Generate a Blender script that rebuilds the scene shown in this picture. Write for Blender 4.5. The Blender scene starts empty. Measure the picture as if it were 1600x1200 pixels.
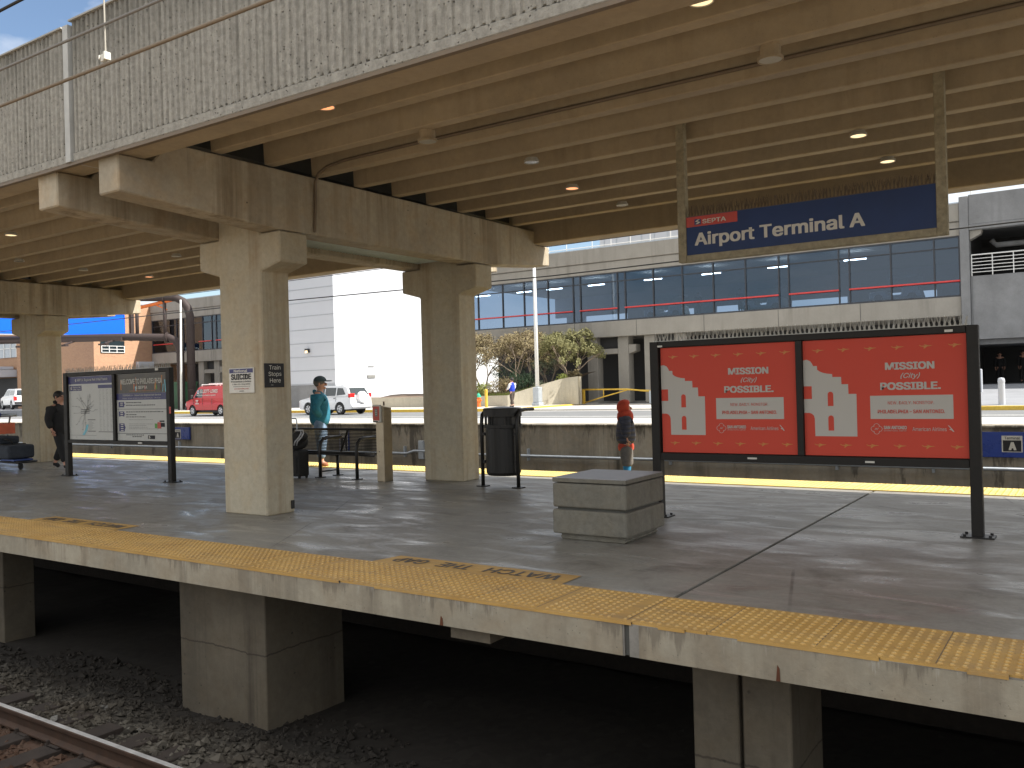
import bpy, bmesh, math, random
from mathutils import Vector, Matrix, noise
random.seed(7)
K = 1.2                      # one drawing unit in metres
D2R = math.radians
SC = bpy.context.scene
COL = SC.collection
# ---------------------------------------------------------------- camera
cd = bpy.data.cameras.new('camera'); cam = bpy.data.objects.new('camera', cd); COL.objects.link(cam)
cd.sensor_width = 36; cd.lens = 36 * 1367.36 / 1600; cd.clip_start = .05; cd.clip_end = 3000
yaw, pit, rol = D2R(33.96256), D2R(0.0739), D2R(-1.56687)
fw = Vector((-math.sin(yaw) * math.cos(pit), math.cos(yaw) * math.cos(pit), math.sin(pit)))
rt = Vector((math.cos(yaw), math.sin(yaw), 0)); up = rt.cross(fw)
r2 = math.cos(rol) * rt + math.sin(rol) * up; u2 = -math.sin(rol) * rt + math.cos(rol) * up
cam.matrix_world = Matrix(((r2.x, u2.x, -fw.x, 0), (r2.y, u2.y, -fw.y, 0), (r2.z, u2.z, -fw.z, 1.3 * K), (0, 0, 0, 1)))
SC.camera = cam
# ---------------------------------------------------------------- sky, sun, exposure
sund = Vector((.85, .32, 1)).normalized()
sun_el = math.asin(sund.z); sun_az = math.atan2(sund.x, sund.y)
W = bpy.data.worlds.new('World'); SC.world = W; W.use_nodes = True
wn, wl = W.node_tree.nodes, W.node_tree.links
bg = wn['Background']; bg.inputs[1].default_value = .085
sky = wn.new('ShaderNodeTexSky'); sky.sky_type = 'NISHITA'; sky.sun_disc = False
sky.sun_elevation = sun_el; sky.sun_rotation = sun_az; sky.air_density = 1.0; sky.dust_density = .6; sky.ozone_density = 1.2
tc = wn.new('ShaderNodeTexCoord'); mp = wn.new('ShaderNodeMapping'); mp.inputs['Scale'].default_value = (1, 1, 2.2)
nz = wn.new('ShaderNodeTexNoise'); nz.inputs['Scale'].default_value = 4.2; nz.inputs['Detail'].default_value = 7
cr = wn.new('ShaderNodeValToRGB'); cr.color_ramp.elements[0].position = .50; cr.color_ramp.elements[1].position = .70
mx = wn.new('ShaderNodeMixRGB'); mx.inputs[2].default_value = (8.6, 8.5, 8.3, 1)
wl.new(tc.outputs['Generated'], mp.inputs[0]); wl.new(mp.outputs[0], nz.inputs['Vector']); 
hd = wn.new('ShaderNodeVectorMath'); hd.operation = 'DISTANCE'; hd.inputs[1].default_value = (-.84, .42, .36)   # a blue gap between the clouds
hr = wn.new('ShaderNodeMapRange'); hr.inputs[1].default_value = .10; hr.inputs[2].default_value = .55; hr.inputs[3].default_value = -.05; hr.inputs[4].default_value = .17
ad = wn.new('ShaderNodeMath'); ad.operation = 'ADD'
wl.new(tc.outputs['Generated'], hd.inputs[0]); wl.new(hd.outputs['Value'], hr.inputs[0]); wl.new(nz.outputs[0], ad.inputs[0]); wl.new(hr.outputs[0], ad.inputs[1]); wl.new(ad.outputs[0], cr.inputs[0])
wl.new(cr.outputs[0], mx.inputs[0]); wl.new(sky.outputs[0], mx.inputs[1]); wl.new(mx.outputs[0], bg.inputs[0])
sl = bpy.data.lights.new('sun', 'SUN'); sl.energy = 4.6; sl.angle = D2R(.5); sl.color = (1, .95, .87)
so = bpy.data.objects.new('sun', sl); COL.objects.link(so); so.rotation_euler = sund.to_track_quat('Z', 'Y').to_euler()
SC.view_settings.view_transform = 'Standard'; SC.view_settings.look = 'None'
SC.view_settings.gamma = 1; SC.view_settings.use_curve_mapping = False; SC.view_settings.exposure = 1.0
SC.cycles.max_bounces = 10; SC.cycles.diffuse_bounces = 6; SC.cycles.glossy_bounces = 4; SC.cycles.transmission_bounces = 6
SC.cycles.transparent_max_bounces = 12; SC.cycles.use_denoising = True; SC.cycles.sample_clamp_indirect = 6
SC.cycles.caustics_reflective = False; SC.cycles.caustics_refractive = False

# ---------------------------------------------------------------- materials
class NT:
    def __init__(s, name):
        s.m = bpy.data.materials.new(name); s.m.use_nodes = True; s.t = s.m.node_tree
        s.b = s.t.nodes['Principled BSDF']; s.out = s.t.nodes['Material Output']
    def n(s, typ, **kw):
        x = s.t.nodes.new('ShaderNode' + typ)
        for k, v in kw.items(): setattr(x, k, v)
        return x
    def l(s, a, b): s.t.links.new(a, b)
    def val(s, a, b):
        if isinstance(a, (int, float)): b.default_value = a
        elif isinstance(a, tuple): b.default_value = a + (1,) if len(a) == 3 else a
        else: s.l(a, b)
    def pos(s): return s.n('NewGeometry').outputs['Position']
    def scaled(s, v, sx, sy, sz):
        x = s.n('Mapping'); x.inputs['Scale'].default_value = (sx, sy, sz); s.l(v, x.inputs[0]); return x.outputs[0]
    def noise(s, v, scale, detail=5, rough=.55, dist=0):
        x = s.n('TexNoise'); x.inputs['Scale'].default_value = scale; x.inputs['Detail'].default_value = detail
        x.inputs['Roughness'].default_value = rough; x.inputs['Distortion'].default_value = dist; s.l(v, x.inputs['Vector']); return x.outputs[0]
    def vor(s, v, scale, feature='F1'):
        x = s.n('TexVoronoi'); x.feature = feature; x.inputs['Scale'].default_value = scale; s.l(v, x.inputs['Vector']); return x
    def ramp(s, v, p0, p1, c0=0., c1=1.):
        x = s.n('MapRange'); x.inputs[1].default_value = p0; x.inputs[2].default_value = p1
        x.inputs[3].default_value = c0; x.inputs[4].default_value = c1; s.l(v, x.inputs[0]); return x.outputs[0]
    def mix(s, f, a, b, mode='MIX'):
        x = s.n('MixRGB', blend_type=mode); s.val(f, x.inputs[0]); s.val(a, x.inputs[1]); s.val(b, x.inputs[2]); return x.outputs[0]
    def mul(s, a, b, op='MULTIPLY'):
        x = s.n('Math', operation=op); s.val(a, x.inputs[0]); s.val(b, x.inputs[1]); return x.outputs[0]
    def bump(s, h, strength=.3, dist=.01):
        x = s.n('Bump'); x.inputs['Strength'].default_value = strength; x.inputs['Distance'].default_value = dist
        s.l(h, x.inputs['Height']); s.l(x.outputs[0], s.b.inputs['Normal'])
    def set(s, color=None, rough=None, metal=None, spec=None):
        if color is not None: s.val(color, s.b.inputs['Base Color'])
        if rough is not None: s.val(rough, s.b.inputs['Roughness'])
        if metal is not None: s.b.inputs['Metallic'].default_value = metal
        if spec is not None: s.b.inputs['Specular IOR Level'].default_value = spec
        return s.m

def concrete(name, base, stain=(.10, .085, .06), samt=.5, topdirt=None, slo=.52, shi=.72, pit=.3, big=.25, fine=.22, rough=.85, bump=.4, warm=None, sxy=5., sz=.3, pitscale=26, pitr=(.07, .13), forms=None):
    t = NT(name); p = t.pos()
    n1 = t.noise(p, .9, 5, .6); n2 = t.noise(p, 14, 8, .7); n3 = t.noise(p, 3.1, 6, .6, .4)
    c = t.mix(t.ramp(n1, .3, .7), tuple(x * (1 - big) for x in base), tuple(min(1, x * (1 + big * .55)) for x in base))
    if warm: c = t.mix(t.ramp(n3, .45, .7, 0, .7), c, warm)
    c = t.mix(fine, c, t.mix(t.ramp(n2, .3, .72), tuple(x * .45 for x in base), tuple(min(1, x * 1.5) for x in base)))
    sv = t.noise(t.scaled(p, sxy, sxy, sz), 1.0, 6, .65)
    g = t.ramp(n1, .35, .62)
    c = t.mix(t.mul(t.mul(t.ramp(sv, slo, shi), g), samt), c, stain)
    if topdirt:
        sp = t.n('SeparateXYZ'); t.l(p, sp.inputs[0])
        c = t.mix(t.mul(t.ramp(sp.outputs[2], topdirt[0] * K, topdirt[1] * K), t.ramp(t.noise(t.scaled(p, 3, 3, .7), 1.4, 7, .7), .32, .66, .1, .85)), c, stain)
    if forms:
        sp = t.n('SeparateXYZ'); t.l(p, sp.inputs[0]); zz = t.mul(sp.outputs[2], t.mul(t.noise(t.scaled(p, 1, 1, .1), 2.5, 6, .7), .10), 'ADD')
        for f_ in forms: c = t.mix(t.mul(t.ramp(t.mul(t.mul(zz, f_ * K + .05, 'SUBTRACT'), 1, 'ABSOLUTE'), .003, .012, .75, 0), 1), c, stain)
    if pit:
        v = t.vor(p, pitscale).outputs['Distance']
        pm = t.mul(t.ramp(v, pitr[0], pitr[1], 1, 0), t.ramp(t.noise(p, 3.3, 3), .40, .56))
        c = t.mix(t.mul(pm, pit), c, (.05, .045, .035))
        h = t.mul(n2, t.mul(pm, 1.5), 'SUBTRACT')
    else: h = n2
    t.bump(h, bump, .012)
    return t.set(c, rough)

def paint(name, color, rough=.45, metal=0., var=.12, scale=6., dirt=0., bump=0., spec=None):
    t = NT(name); p = t.n('TexCoord').outputs['Object']
    n = t.noise(p, scale, 6, .6)
    c = t.mix(t.ramp(n, .3, .7), tuple(x * (1 - var) for x in color), tuple(min(1, x * (1 + var)) for x in color))
    if dirt: c = t.mix(t.ramp(t.noise(p, scale * 2.3, 7, .7), .5, .75, 0, dirt), c, (.07, .055, .04))
    if bump: t.bump(t.noise(p, scale * 12, 6, .7), bump, .004)
    r = t.ramp(n, .3, .7, max(0, rough - .08), min(1, rough + .08))
    return t.set(c, r, metal, spec)

M = {}
M['soffit'] = concrete('soffit_concrete', (.385, .31, .21), stain=(.2, .15, .09), samt=.45, pit=.35, big=.2, fine=.14, bump=.25, warm=(.42, .33, .21))
M['column'] = concrete('column_concrete', (.45, .40, .30), stain=(.24, .16, .08), samt=.65, slo=.50, shi=.64, pit=.7, big=.18, warm=(.44, .35, .22), sxy=3.2, sz=.1, pitscale=8, pitr=(.045, .075))
M['cap'] = concrete('cap_concrete', (.43, .375, .285), stain=(.19, .145, .09), samt=.75, slo=.47, shi=.62, pit=.85, big=.3, warm=(.42, .31, .19), sz=.2, pitscale=6, pitr=(.05, .085))
M['fascia'] = concrete('ribbed_concrete', (.315, .30, .265), stain=(.10, .095, .08), samt=.55, topdirt=(4.05, 4.62), slo=.47, shi=.70, pit=.62, big=.12, fine=.6, rough=.95, bump=1.0, sxy=7, sz=.2, pitscale=22, pitr=(.10, .19))
M['fascia_smooth'] = concrete('smooth_concrete', (.38, .37, .34), samt=.3, pit=.7, big=.1, bump=.4, pitscale=20)
M['lit_joint'] = paint('lit_joint_face', (.44, .44, .42), .7)
M['darkdeck'] = paint('dark_deck', (.09, .09, .08), .9)
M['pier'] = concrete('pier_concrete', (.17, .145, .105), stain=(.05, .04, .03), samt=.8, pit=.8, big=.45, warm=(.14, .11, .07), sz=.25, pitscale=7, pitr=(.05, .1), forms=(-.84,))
M['edge'] = concrete('edge_concrete', (.37, .33, .25), stain=(.10, .075, .05), samt=.55, slo=.50, shi=.62, pit=.5, big=.3, warm=(.31, .25, .17), sxy=3.4, sz=.10)
def drips(m, ztop, span, sx=3.2, col=(.10, .08, .06), amt=.85):
    t = NT.__new__(NT); t.m = m; t.t = m.node_tree; t.b = t.t.nodes['Principled BSDF']; t.out = t.t.nodes['Material Output']
    p = t.pos(); sp = t.n('SeparateXYZ'); t.l(p, sp.inputs[0]); old = t.b.inputs['Base Color'].links[0].from_socket
    L = t.ramp(t.noise(t.scaled(p, sx, sx, .25), 1., 9, .72), .50, .72, 0, 1.5); d = t.ramp(sp.outputs[2], ztop * K, (ztop - span) * K, 0, 1)
    c = t.mix(t.mul(t.ramp(t.mul(L, d, 'SUBTRACT'), 0, .3), amt), old, col)
    L2 = t.ramp(t.noise(t.scaled(p, sx * 2.3, sx * 2.3, .6), 1.7, 9, .75), .56, .74, 0, 1.2)
    c = t.mix(t.mul(t.ramp(t.mul(L2, d, 'SUBTRACT'), 0, .2), .3), c, (.52, .50, .44)); t.l(c, t.b.inputs['Base Color'])
drips(M['edge'], 0, .175, amt=.55, col=(.14, .115, .085))
M['track_wall'] = concrete('wall_concrete', (.36, .325, .26), stain=(.09, .08, .06), samt=.95, slo=.45, shi=.62, pit=.3, big=.3, warm=(.36, .29, .2), sxy=2.2, sz=.12)
M['bld'] = concrete('facade_concrete', (.295, .275, .24), stain=(.13, .12, .10), samt=.7, pit=0, big=.12, fine=.1, bump=.1, sxy=1.3, sz=.1)
M['garage'] = concrete('garage_concrete', (.22, .222, .225), stain=(.13, .13, .13), samt=.6, pit=0, big=.25, fine=.15, bump=.1, sxy=1.2, sz=.12)
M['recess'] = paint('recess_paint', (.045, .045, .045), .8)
M['sidewalk'] = concrete('sidewalk_concrete', (.50, .48, .44), samt=0, pit=0, big=.12, bump=.2)
M['pave_grey'] = concrete('grey_pavement', (.24, .25, .27), samt=0, pit=0, big=.15, bump=.2)
M['road'] = concrete('road_concrete', (.44, .43, .405), samt=0, pit=0, big=.12, fine=.2, bump=.2)
M['asphalt'] = concrete('asphalt', (.16, .165, .17), samt=0, pit=0, big=.2, fine=.3, bump=.3)
M['line'] = paint('road_line_paint', (.72, .72, .68), .7)
M['ycurb'] = paint('yellow_curb_paint', (.62, .42, .06), .7, dirt=.35)
drips(M['track_wall'], .46, .9, 1.6, (.085, .075, .06), .8)
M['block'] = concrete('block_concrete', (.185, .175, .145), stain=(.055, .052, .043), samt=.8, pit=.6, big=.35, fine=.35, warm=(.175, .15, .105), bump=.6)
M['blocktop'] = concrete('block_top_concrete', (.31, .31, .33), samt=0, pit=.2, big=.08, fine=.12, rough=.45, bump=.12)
M['bounce_slab'] = concrete('bounce_platform_concrete', (.36, .33, .28), samt=0, pit=0)
M['retain'] = concrete('ramp_wall_concrete', (.47, .43, .34), stain=(.2, .17, .12), samt=.5, pit=.2, big=.15)
def _plat():
    t = NT('platform_concrete'); p = t.pos()
    n1 = t.noise(p, .55, 6, .6, .3); n2 = t.noise(p, 22, 8, .7); ns = t.noise(t.scaled(p, .8, 2.2, 1), 1.3, 7, .62, .8); nb = t.noise(p, 1.9, 7, .6, .5)
    c = t.mix(t.ramp(n1, .35, .65), (.19, .176, .154), (.285, .27, .24))
    c = t.mix(t.ramp(nb, .52, .66, 0, .75), c, (.125, .115, .098))
    c = t.mix(t.ramp(ns, .57, .72, 0, .7), c, (.46, .45, .43))  # pale patches: wear, plus sky reflections painted into the colour
    c = t.mix(.2, c, t.mix(t.ramp(n2, .3, .7), (.12, .11, .09), (.5, .47, .4)))
    gum = t.mul(t.ramp(t.vor(p, 2.6).outputs['Distance'], .035, .05, 1, 0), t.ramp(t.noise(p, 1.1, 2), .42, .5)); c = t.mix(t.mul(gum, .75), c, (.04, .037, .033))
    crk = t.vor(t.scaled(p, .32, .32, .32), 1., 'DISTANCE_TO_EDGE').outputs['Distance']; c = t.mix(t.mul(t.ramp(crk, .0015, .004, .55, 0), t.ramp(n1, .45, .55)), c, (.06, .055, .05))
    r = t.ramp(ns, .44, .68, .58, .2)
    t.bump(t.mul(n2, t.mul(nb, 1.5), 'ADD'), .22, .004)
    return t.set(c, r, spec=.5)
M['platform'] = _plat()
def _tac():
    t = NT('tactile_yellow'); p = t.pos()
    n = t.noise(p, 2.2, 6, .6); n2 = t.noise(p, 28, 7, .7)
    c = t.mix(t.ramp(n, .35, .65), (.47, .27, .07), (.55, .335, .10))
    c = t.mix(t.ramp(t.noise(p, 9, 7, .7), .56, .74, 0, .6), c, (.36, .24, .12))
    c = t.mix(t.ramp(n2, .62, .72, 0, .6), c, (.7, .52, .26))
    c = t.mix(t.ramp(t.noise(t.scaled(p, .6, 3.5, 1), 1.6, 9, .75, .4), .48, .78, 0, .6), c, (.20, .15, .10)); c = t.mix(t.ramp(t.noise(p, 60, 3), .66, .74, 0, .5), c, (.12, .09, .06))
    t.bump(n2, .3, .003)
    return t.set(c, .6)
M['tactile'] = _tac()
M['dome_top'] = paint('worn_dome_top', (.66, .47, .20), .55, var=.3)
def _tac2():
    t = NT('tactile_sunlit'); p = t.pos()
    n = t.noise(p, 2.2, 6, .6)
    c = t.mix(t.ramp(n, .35, .65), (.70, .50, .13), (.76, .58, .20))  # sunlit overexposure of the far strip put into a paler yellow
    return t.set(c, .6)
M['tactile_far'] = _tac2()
M['blacktext'] = paint('stencil_paint', (.12, .105, .09), .8, var=.4, scale=9)
def _bal():
    t = NT('ballast_stone'); p = t.pos()
    r = t.n('ObjectInfo'); v = t.vor(p, 14); n = t.noise(p, 1.2, 6, .6)
    c = t.mix(t.ramp(v.outputs['Color'], .2, .9), (.042, .036, .027), (.185, .165, .13))
    sp = t.n('SeparateXYZ'); t.l(p, sp.inputs[0])
    c = t.mix(t.ramp(v.outputs['Color'], .93, .95), c, (.34, .33, .30)); c = t.mix(t.ramp(n, .4, .62, 0, .45), c, (.075, .055, .035)); c = t.mix(t.ramp(sp.outputs[1], 3.50 * K, 3.62 * K, .75, 0), c, (.12, .06, .035)); c = t.mix(t.ramp(sp.outputs[1], 4.0 * K, 4.7 * K, 0, .9), c, (.022, .018, .014))  # last mix paints the shade under the platform into the stones
    return t.set(c, .9)
M['ballast'] = _bal()
M['rust'] = paint('rust_bleed', (.10, .035, .015), .9, var=.4)
M['dirt'] = concrete('shaded_soil', (.03, .023, .017), samt=0, pit=0, big=.4, fine=.5, bump=1.)  # near-black soil: the shade under the platform is put into the colour
M['tie'] = paint('timber_tie', (.055, .042, .034), .9, var=.3, dirt=.3, bump=.5)
M['railhead'] = paint('polished_rail', (.85, .83, .8), .5, .5)
M['railside'] = paint('rusty_rail', (.075, .042, .026), .8, var=.3, dirt=.3, bump=.4)
M['blackframe'] = paint('dark_bronze_frame', (.018, .016, .014), .5, 0., dirt=.15, spec=.25)
M['blacksteel'] = paint('black_painted_steel', (.018, .017, .016), .42, 0., dirt=.15, spec=.35)
M['spike'] = paint('bird_spike_plastic', (.55, .54, .5), .5)
M['bronze_frame'] = concrete('aggregate_frame', (.33, .29, .20), samt=0, pit=.5, big=.1, fine=.6, bump=.6, pitscale=60)
M['red'] = paint('poster_red', (.60, .078, .05), .45, var=.0, spec=.15)
M['artgrey'] = paint('poster_cream', (.50, .475, .43), .4, var=.0, spec=.2)
M['gold'] = paint('poster_gold', (.56, .21, .045), .4, var=.05)
M['navy'] = paint('sign_navy', (.024, .046, .135), .4, var=.15, scale=1.5, spec=.25)
M['blue'] = paint('sign_blue', (.015, .045, .26), .3, var=.1)
M['signwhite'] = paint('sign_white', (.62, .6, .54), .4, var=.03)
M['signred'] = paint('sign_red', (.5, .05, .03), .35)
M['paper'] = paint('poster_paper', (.5, .5, .47), .35, var=.04)
M['mapgrey'] = paint('map_line_grey', (.2, .2, .19), .5)
M['mapblue'] = paint('map_water', (.18, .5, .6), .5)
M['textgrey'] = paint('print_grey', (.035, .035, .038), .6, spec=.15)
M['green'] = paint('print_green', (.1, .3, .06), .5)
M['purple'] = paint('print_navy', (.03, .03, .13), .4)
M['photo'] = paint('banner_photo', (.07, .06, .045), .4, var=.6, scale=3)
M['lampgrey'] = paint('lamp_housing', (.38, .36, .31), .6)
M['lampdark'] = paint('unlit_lens', (.05, .045, .04), .3)
M['conduit'] = paint('conduit_brown', (.16, .12, .08), .6)
M['galv_dull'] = paint('weathered_wire', (.17, .16, .15), .7)
M['galv'] = paint('galvanised_pipe', (.42, .46, .5), .4, .3)
M['stainless'] = paint('brushed_steel', (.40, .34, .25), .38, .75, var=.15, dirt=.1)
M['sheet'] = paint('corrugated_sheet', (.5, .57, .52), .5, .2, dirt=.2)
M['brownpipe'] = paint('brown_pipe', (.055, .042, .04), .6, .0, spec=.2)
def emis(name, c, s):
    t = NT(name); t.set(c, .5); t.val(c, t.b.inputs['Emission Color']); t.b.inputs['Emission Strength'].default_value = s; return t.m
M['lampwarm'] = emis('lit_lens_warm', (1., .40, .17), .62)
M['lampcream'] = emis('lit_lens_cream', (1., .78, .45), .6)
M['billboard_blue'] = emis('lit_blue_screen', (.0, .13, .85), .35)
def glass(name, tint, gl=1., rough=.02):
    t = NT(name); t.t.nodes.remove(t.b)
    tr = t.n('BsdfTransparent'); tr.inputs[0].default_value = tint + (1,)
    g = t.n('BsdfGlossy'); g.inputs['Roughness'].default_value = rough; g.inputs[0].default_value = (gl * .7, gl * .84, gl, 1)
    fr = t.n('Fresnel'); fr.inputs[0].default_value = 1.55; ms = t.n('MixShader')
    t.l(t.mul(fr.outputs[0], 1.5), ms.inputs[0]); t.l(tr.outputs[0], ms.inputs[1]); t.l(g.outputs[0], ms.inputs[2]); t.l(ms.outputs[0], t.out.inputs[0])
    return t.m
M['winglass'] = glass('tinted_window_glass', (.42, .50, .60))
M['carglass'] = paint('car_glass', (.02, .03, .035), .06, spec=.8)
M['mullion'] = paint('dark_mullion', (.03, .035, .045), .5)
M['redrail'] = paint('red_handrail', (.62, .05, .05), .4)
M['whitepanel'] = paint('white_wall_panel', (.50, .52, .56), .6, var=.03, scale=.3)
M['groove'] = paint('panel_groove', (.33, .35, .38), .8)
M['white'] = paint('white_paint', (.72, .72, .7), .35, var=.03)
M['carwhite'] = paint('white_car_paint', (.74, .75, .77), .18, var=.02)
M['carred'] = paint('red_car_paint', (.50, .02, .025), .22, var=.05)
M['tyre'] = paint('tyre_rubber', (.02, .02, .02), .8)
M['rim'] = paint('wheel_rim', (.5, .51, .54), .3, .7)
M['trimblack'] = paint('black_trim', (.03, .03, .03), .6)
M['lampred'] = paint('red_lamp_lens', (.55, .02, .02), .2)
M['interior'] = paint('interior_paint', (.30, .31, .33), .7)
M['tile'] = paint('interior_floor', (.22, .21, .2), .4)
M['hydorange'] = paint('hydrant_orange', (.72, .17, .03), .5)
M['hydgreen'] = paint('hydrant_green', (.03, .35, .22), .5)
M['yellow'] = paint('yellow_paint', (.66, .42, .05), .5, dirt=.3)
M['dumpster'] = paint('green_dumpster', (.035, .11, .05), .6, dirt=.3)
def brick():
    t = NT('orange_brick'); p = t.pos(); c = t.n('CombineXYZ'); s = t.n('SeparateXYZ'); t.l(p, s.inputs[0])
    t.l(t.mul(s.outputs[0], s.outputs[1], 'ADD'), c.inputs[0]); t.l(s.outputs[2], c.inputs[1])
    b = t.n('TexBrick'); b.inputs['Scale'].default_value = 2.; b.inputs['Color1'].default_value = (.44, .25, .14, 1); b.inputs['Color2'].default_value = (.36, .19, .11, 1)
    b.inputs['Mortar'].default_value = (.40, .30, .22, 1); b.inputs['Mortar Size'].default_value = .02; t.l(c.outputs[0], b.inputs['Vector'])
    col = t.mix(t.ramp(t.noise(p, .7, 5), .35, .65, 0, .35), b.outputs[0], (.46, .28, .17))
    return t.set(col, .85)
M['brick'] = brick()
M['bark'] = paint('tree_bark', (.30, .24, .18), .9, var=.3)
def leaf(name, a, b):
    t = NT(name); r = t.pos(); n = t.noise(r, 3.5, 5, .7); n2 = t.noise(r, 23, 3)
    c = t.mix(t.ramp(n, .35, .65), a, b); c = t.mix(t.ramp(n2, .3, .7, 0, .45), c, tuple(x * .45 for x in a))
    return t.set(c, .8)
M['leaf_tan'] = leaf('tan_twig_leaves', (.20, .15, .085), (.30, .25, .12))
M['leaf_olive'] = leaf('olive_leaves', (.15, .15, .06), (.29, .27, .11))
M['leaf_dark'] = leaf('dark_green_leaves', (.035, .07, .035), (.07, .12, .06))
M['leaf_lime'] = leaf('lime_leaves', (.22, .27, .06), (.36, .38, .10))
M['leaf_sage'] = leaf('sage_leaves', (.16, .19, .12), (.25, .27, .18))
M['soil'] = paint('planter_soil', (.13, .09, .06), .9)
M['skin'] = paint('skin_tone', (.50, .27, .19), .5, var=.06)
M['hairdark'] = paint('dark_hair', (.02, .017, .015), .7)
def cloth(name, c, q=0.):
    t = NT(name); p = t.n('TexCoord').outputs['Object']; n = t.noise(p, 12, 6, .6)
    col = t.mix(t.ramp(n, .3, .7), tuple(x * .75 for x in c), tuple(min(1, x * 1.2) for x in c))
    if q:
        w = t.n('TexWave'); w.bands_direction = 'Z'; w.inputs['Scale'].default_value = q; w.inputs['Distortion'].default_value = 1.; t.l(p, w.inputs[0])
        t.bump(w.outputs[1], .8, .03); col = t.mix(t.ramp(w.outputs[1], 0, .35, .5, 0), col, tuple(x * .5 for x in c))
    else: t.bump(n, .5, .02)
    return t.set(col, .85)
M['teal'] = cloth('teal_jacket_cloth', (.02, .16, .24)); M['jeans'] = cloth('blue_jeans_cloth', (.17, .25, .36)); M['capgrey'] = cloth('grey_cap_cloth', (.05, .075, .085))
M['blackcloth'] = cloth('black_cloth', (.013, .013, .014)); M['navypuff'] = cloth('navy_quilted_cloth', (.055, .06, .085), 4.2)
M['orange'] = cloth('orange_cloth', (.46, .055, .025)); M['greycloth'] = cloth('grey_cloth', (.13, .12, .11)); M['tightblue'] = cloth('blue_leggings_cloth', (.02, .20, .38))
M['vestblue'] = cloth('royal_blue_cloth', (.015, .05, .55)); M['whitecloth'] = cloth('white_cloth', (.7, .7, .72)); M['browncloth'] = cloth('brown_cloth', (.07, .055, .045))
M['shoebrown'] = cloth('brown_leather', (.30, .12, .06)); M['caseblack'] = cloth('black_suitcase_cloth', (.018, .017, .016)); M['casenavy'] = cloth('navy_suitcase_cloth', (.035, .042, .055))
M['strap'] = cloth('light_grey_strap', (.45, .45, .46)); M['cartblue'] = paint('blue_cart_paint', (.03, .07, .25), .5); M['cartorange'] = paint('orange_cart_panel', (.7, .16, .08), .5)

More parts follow.
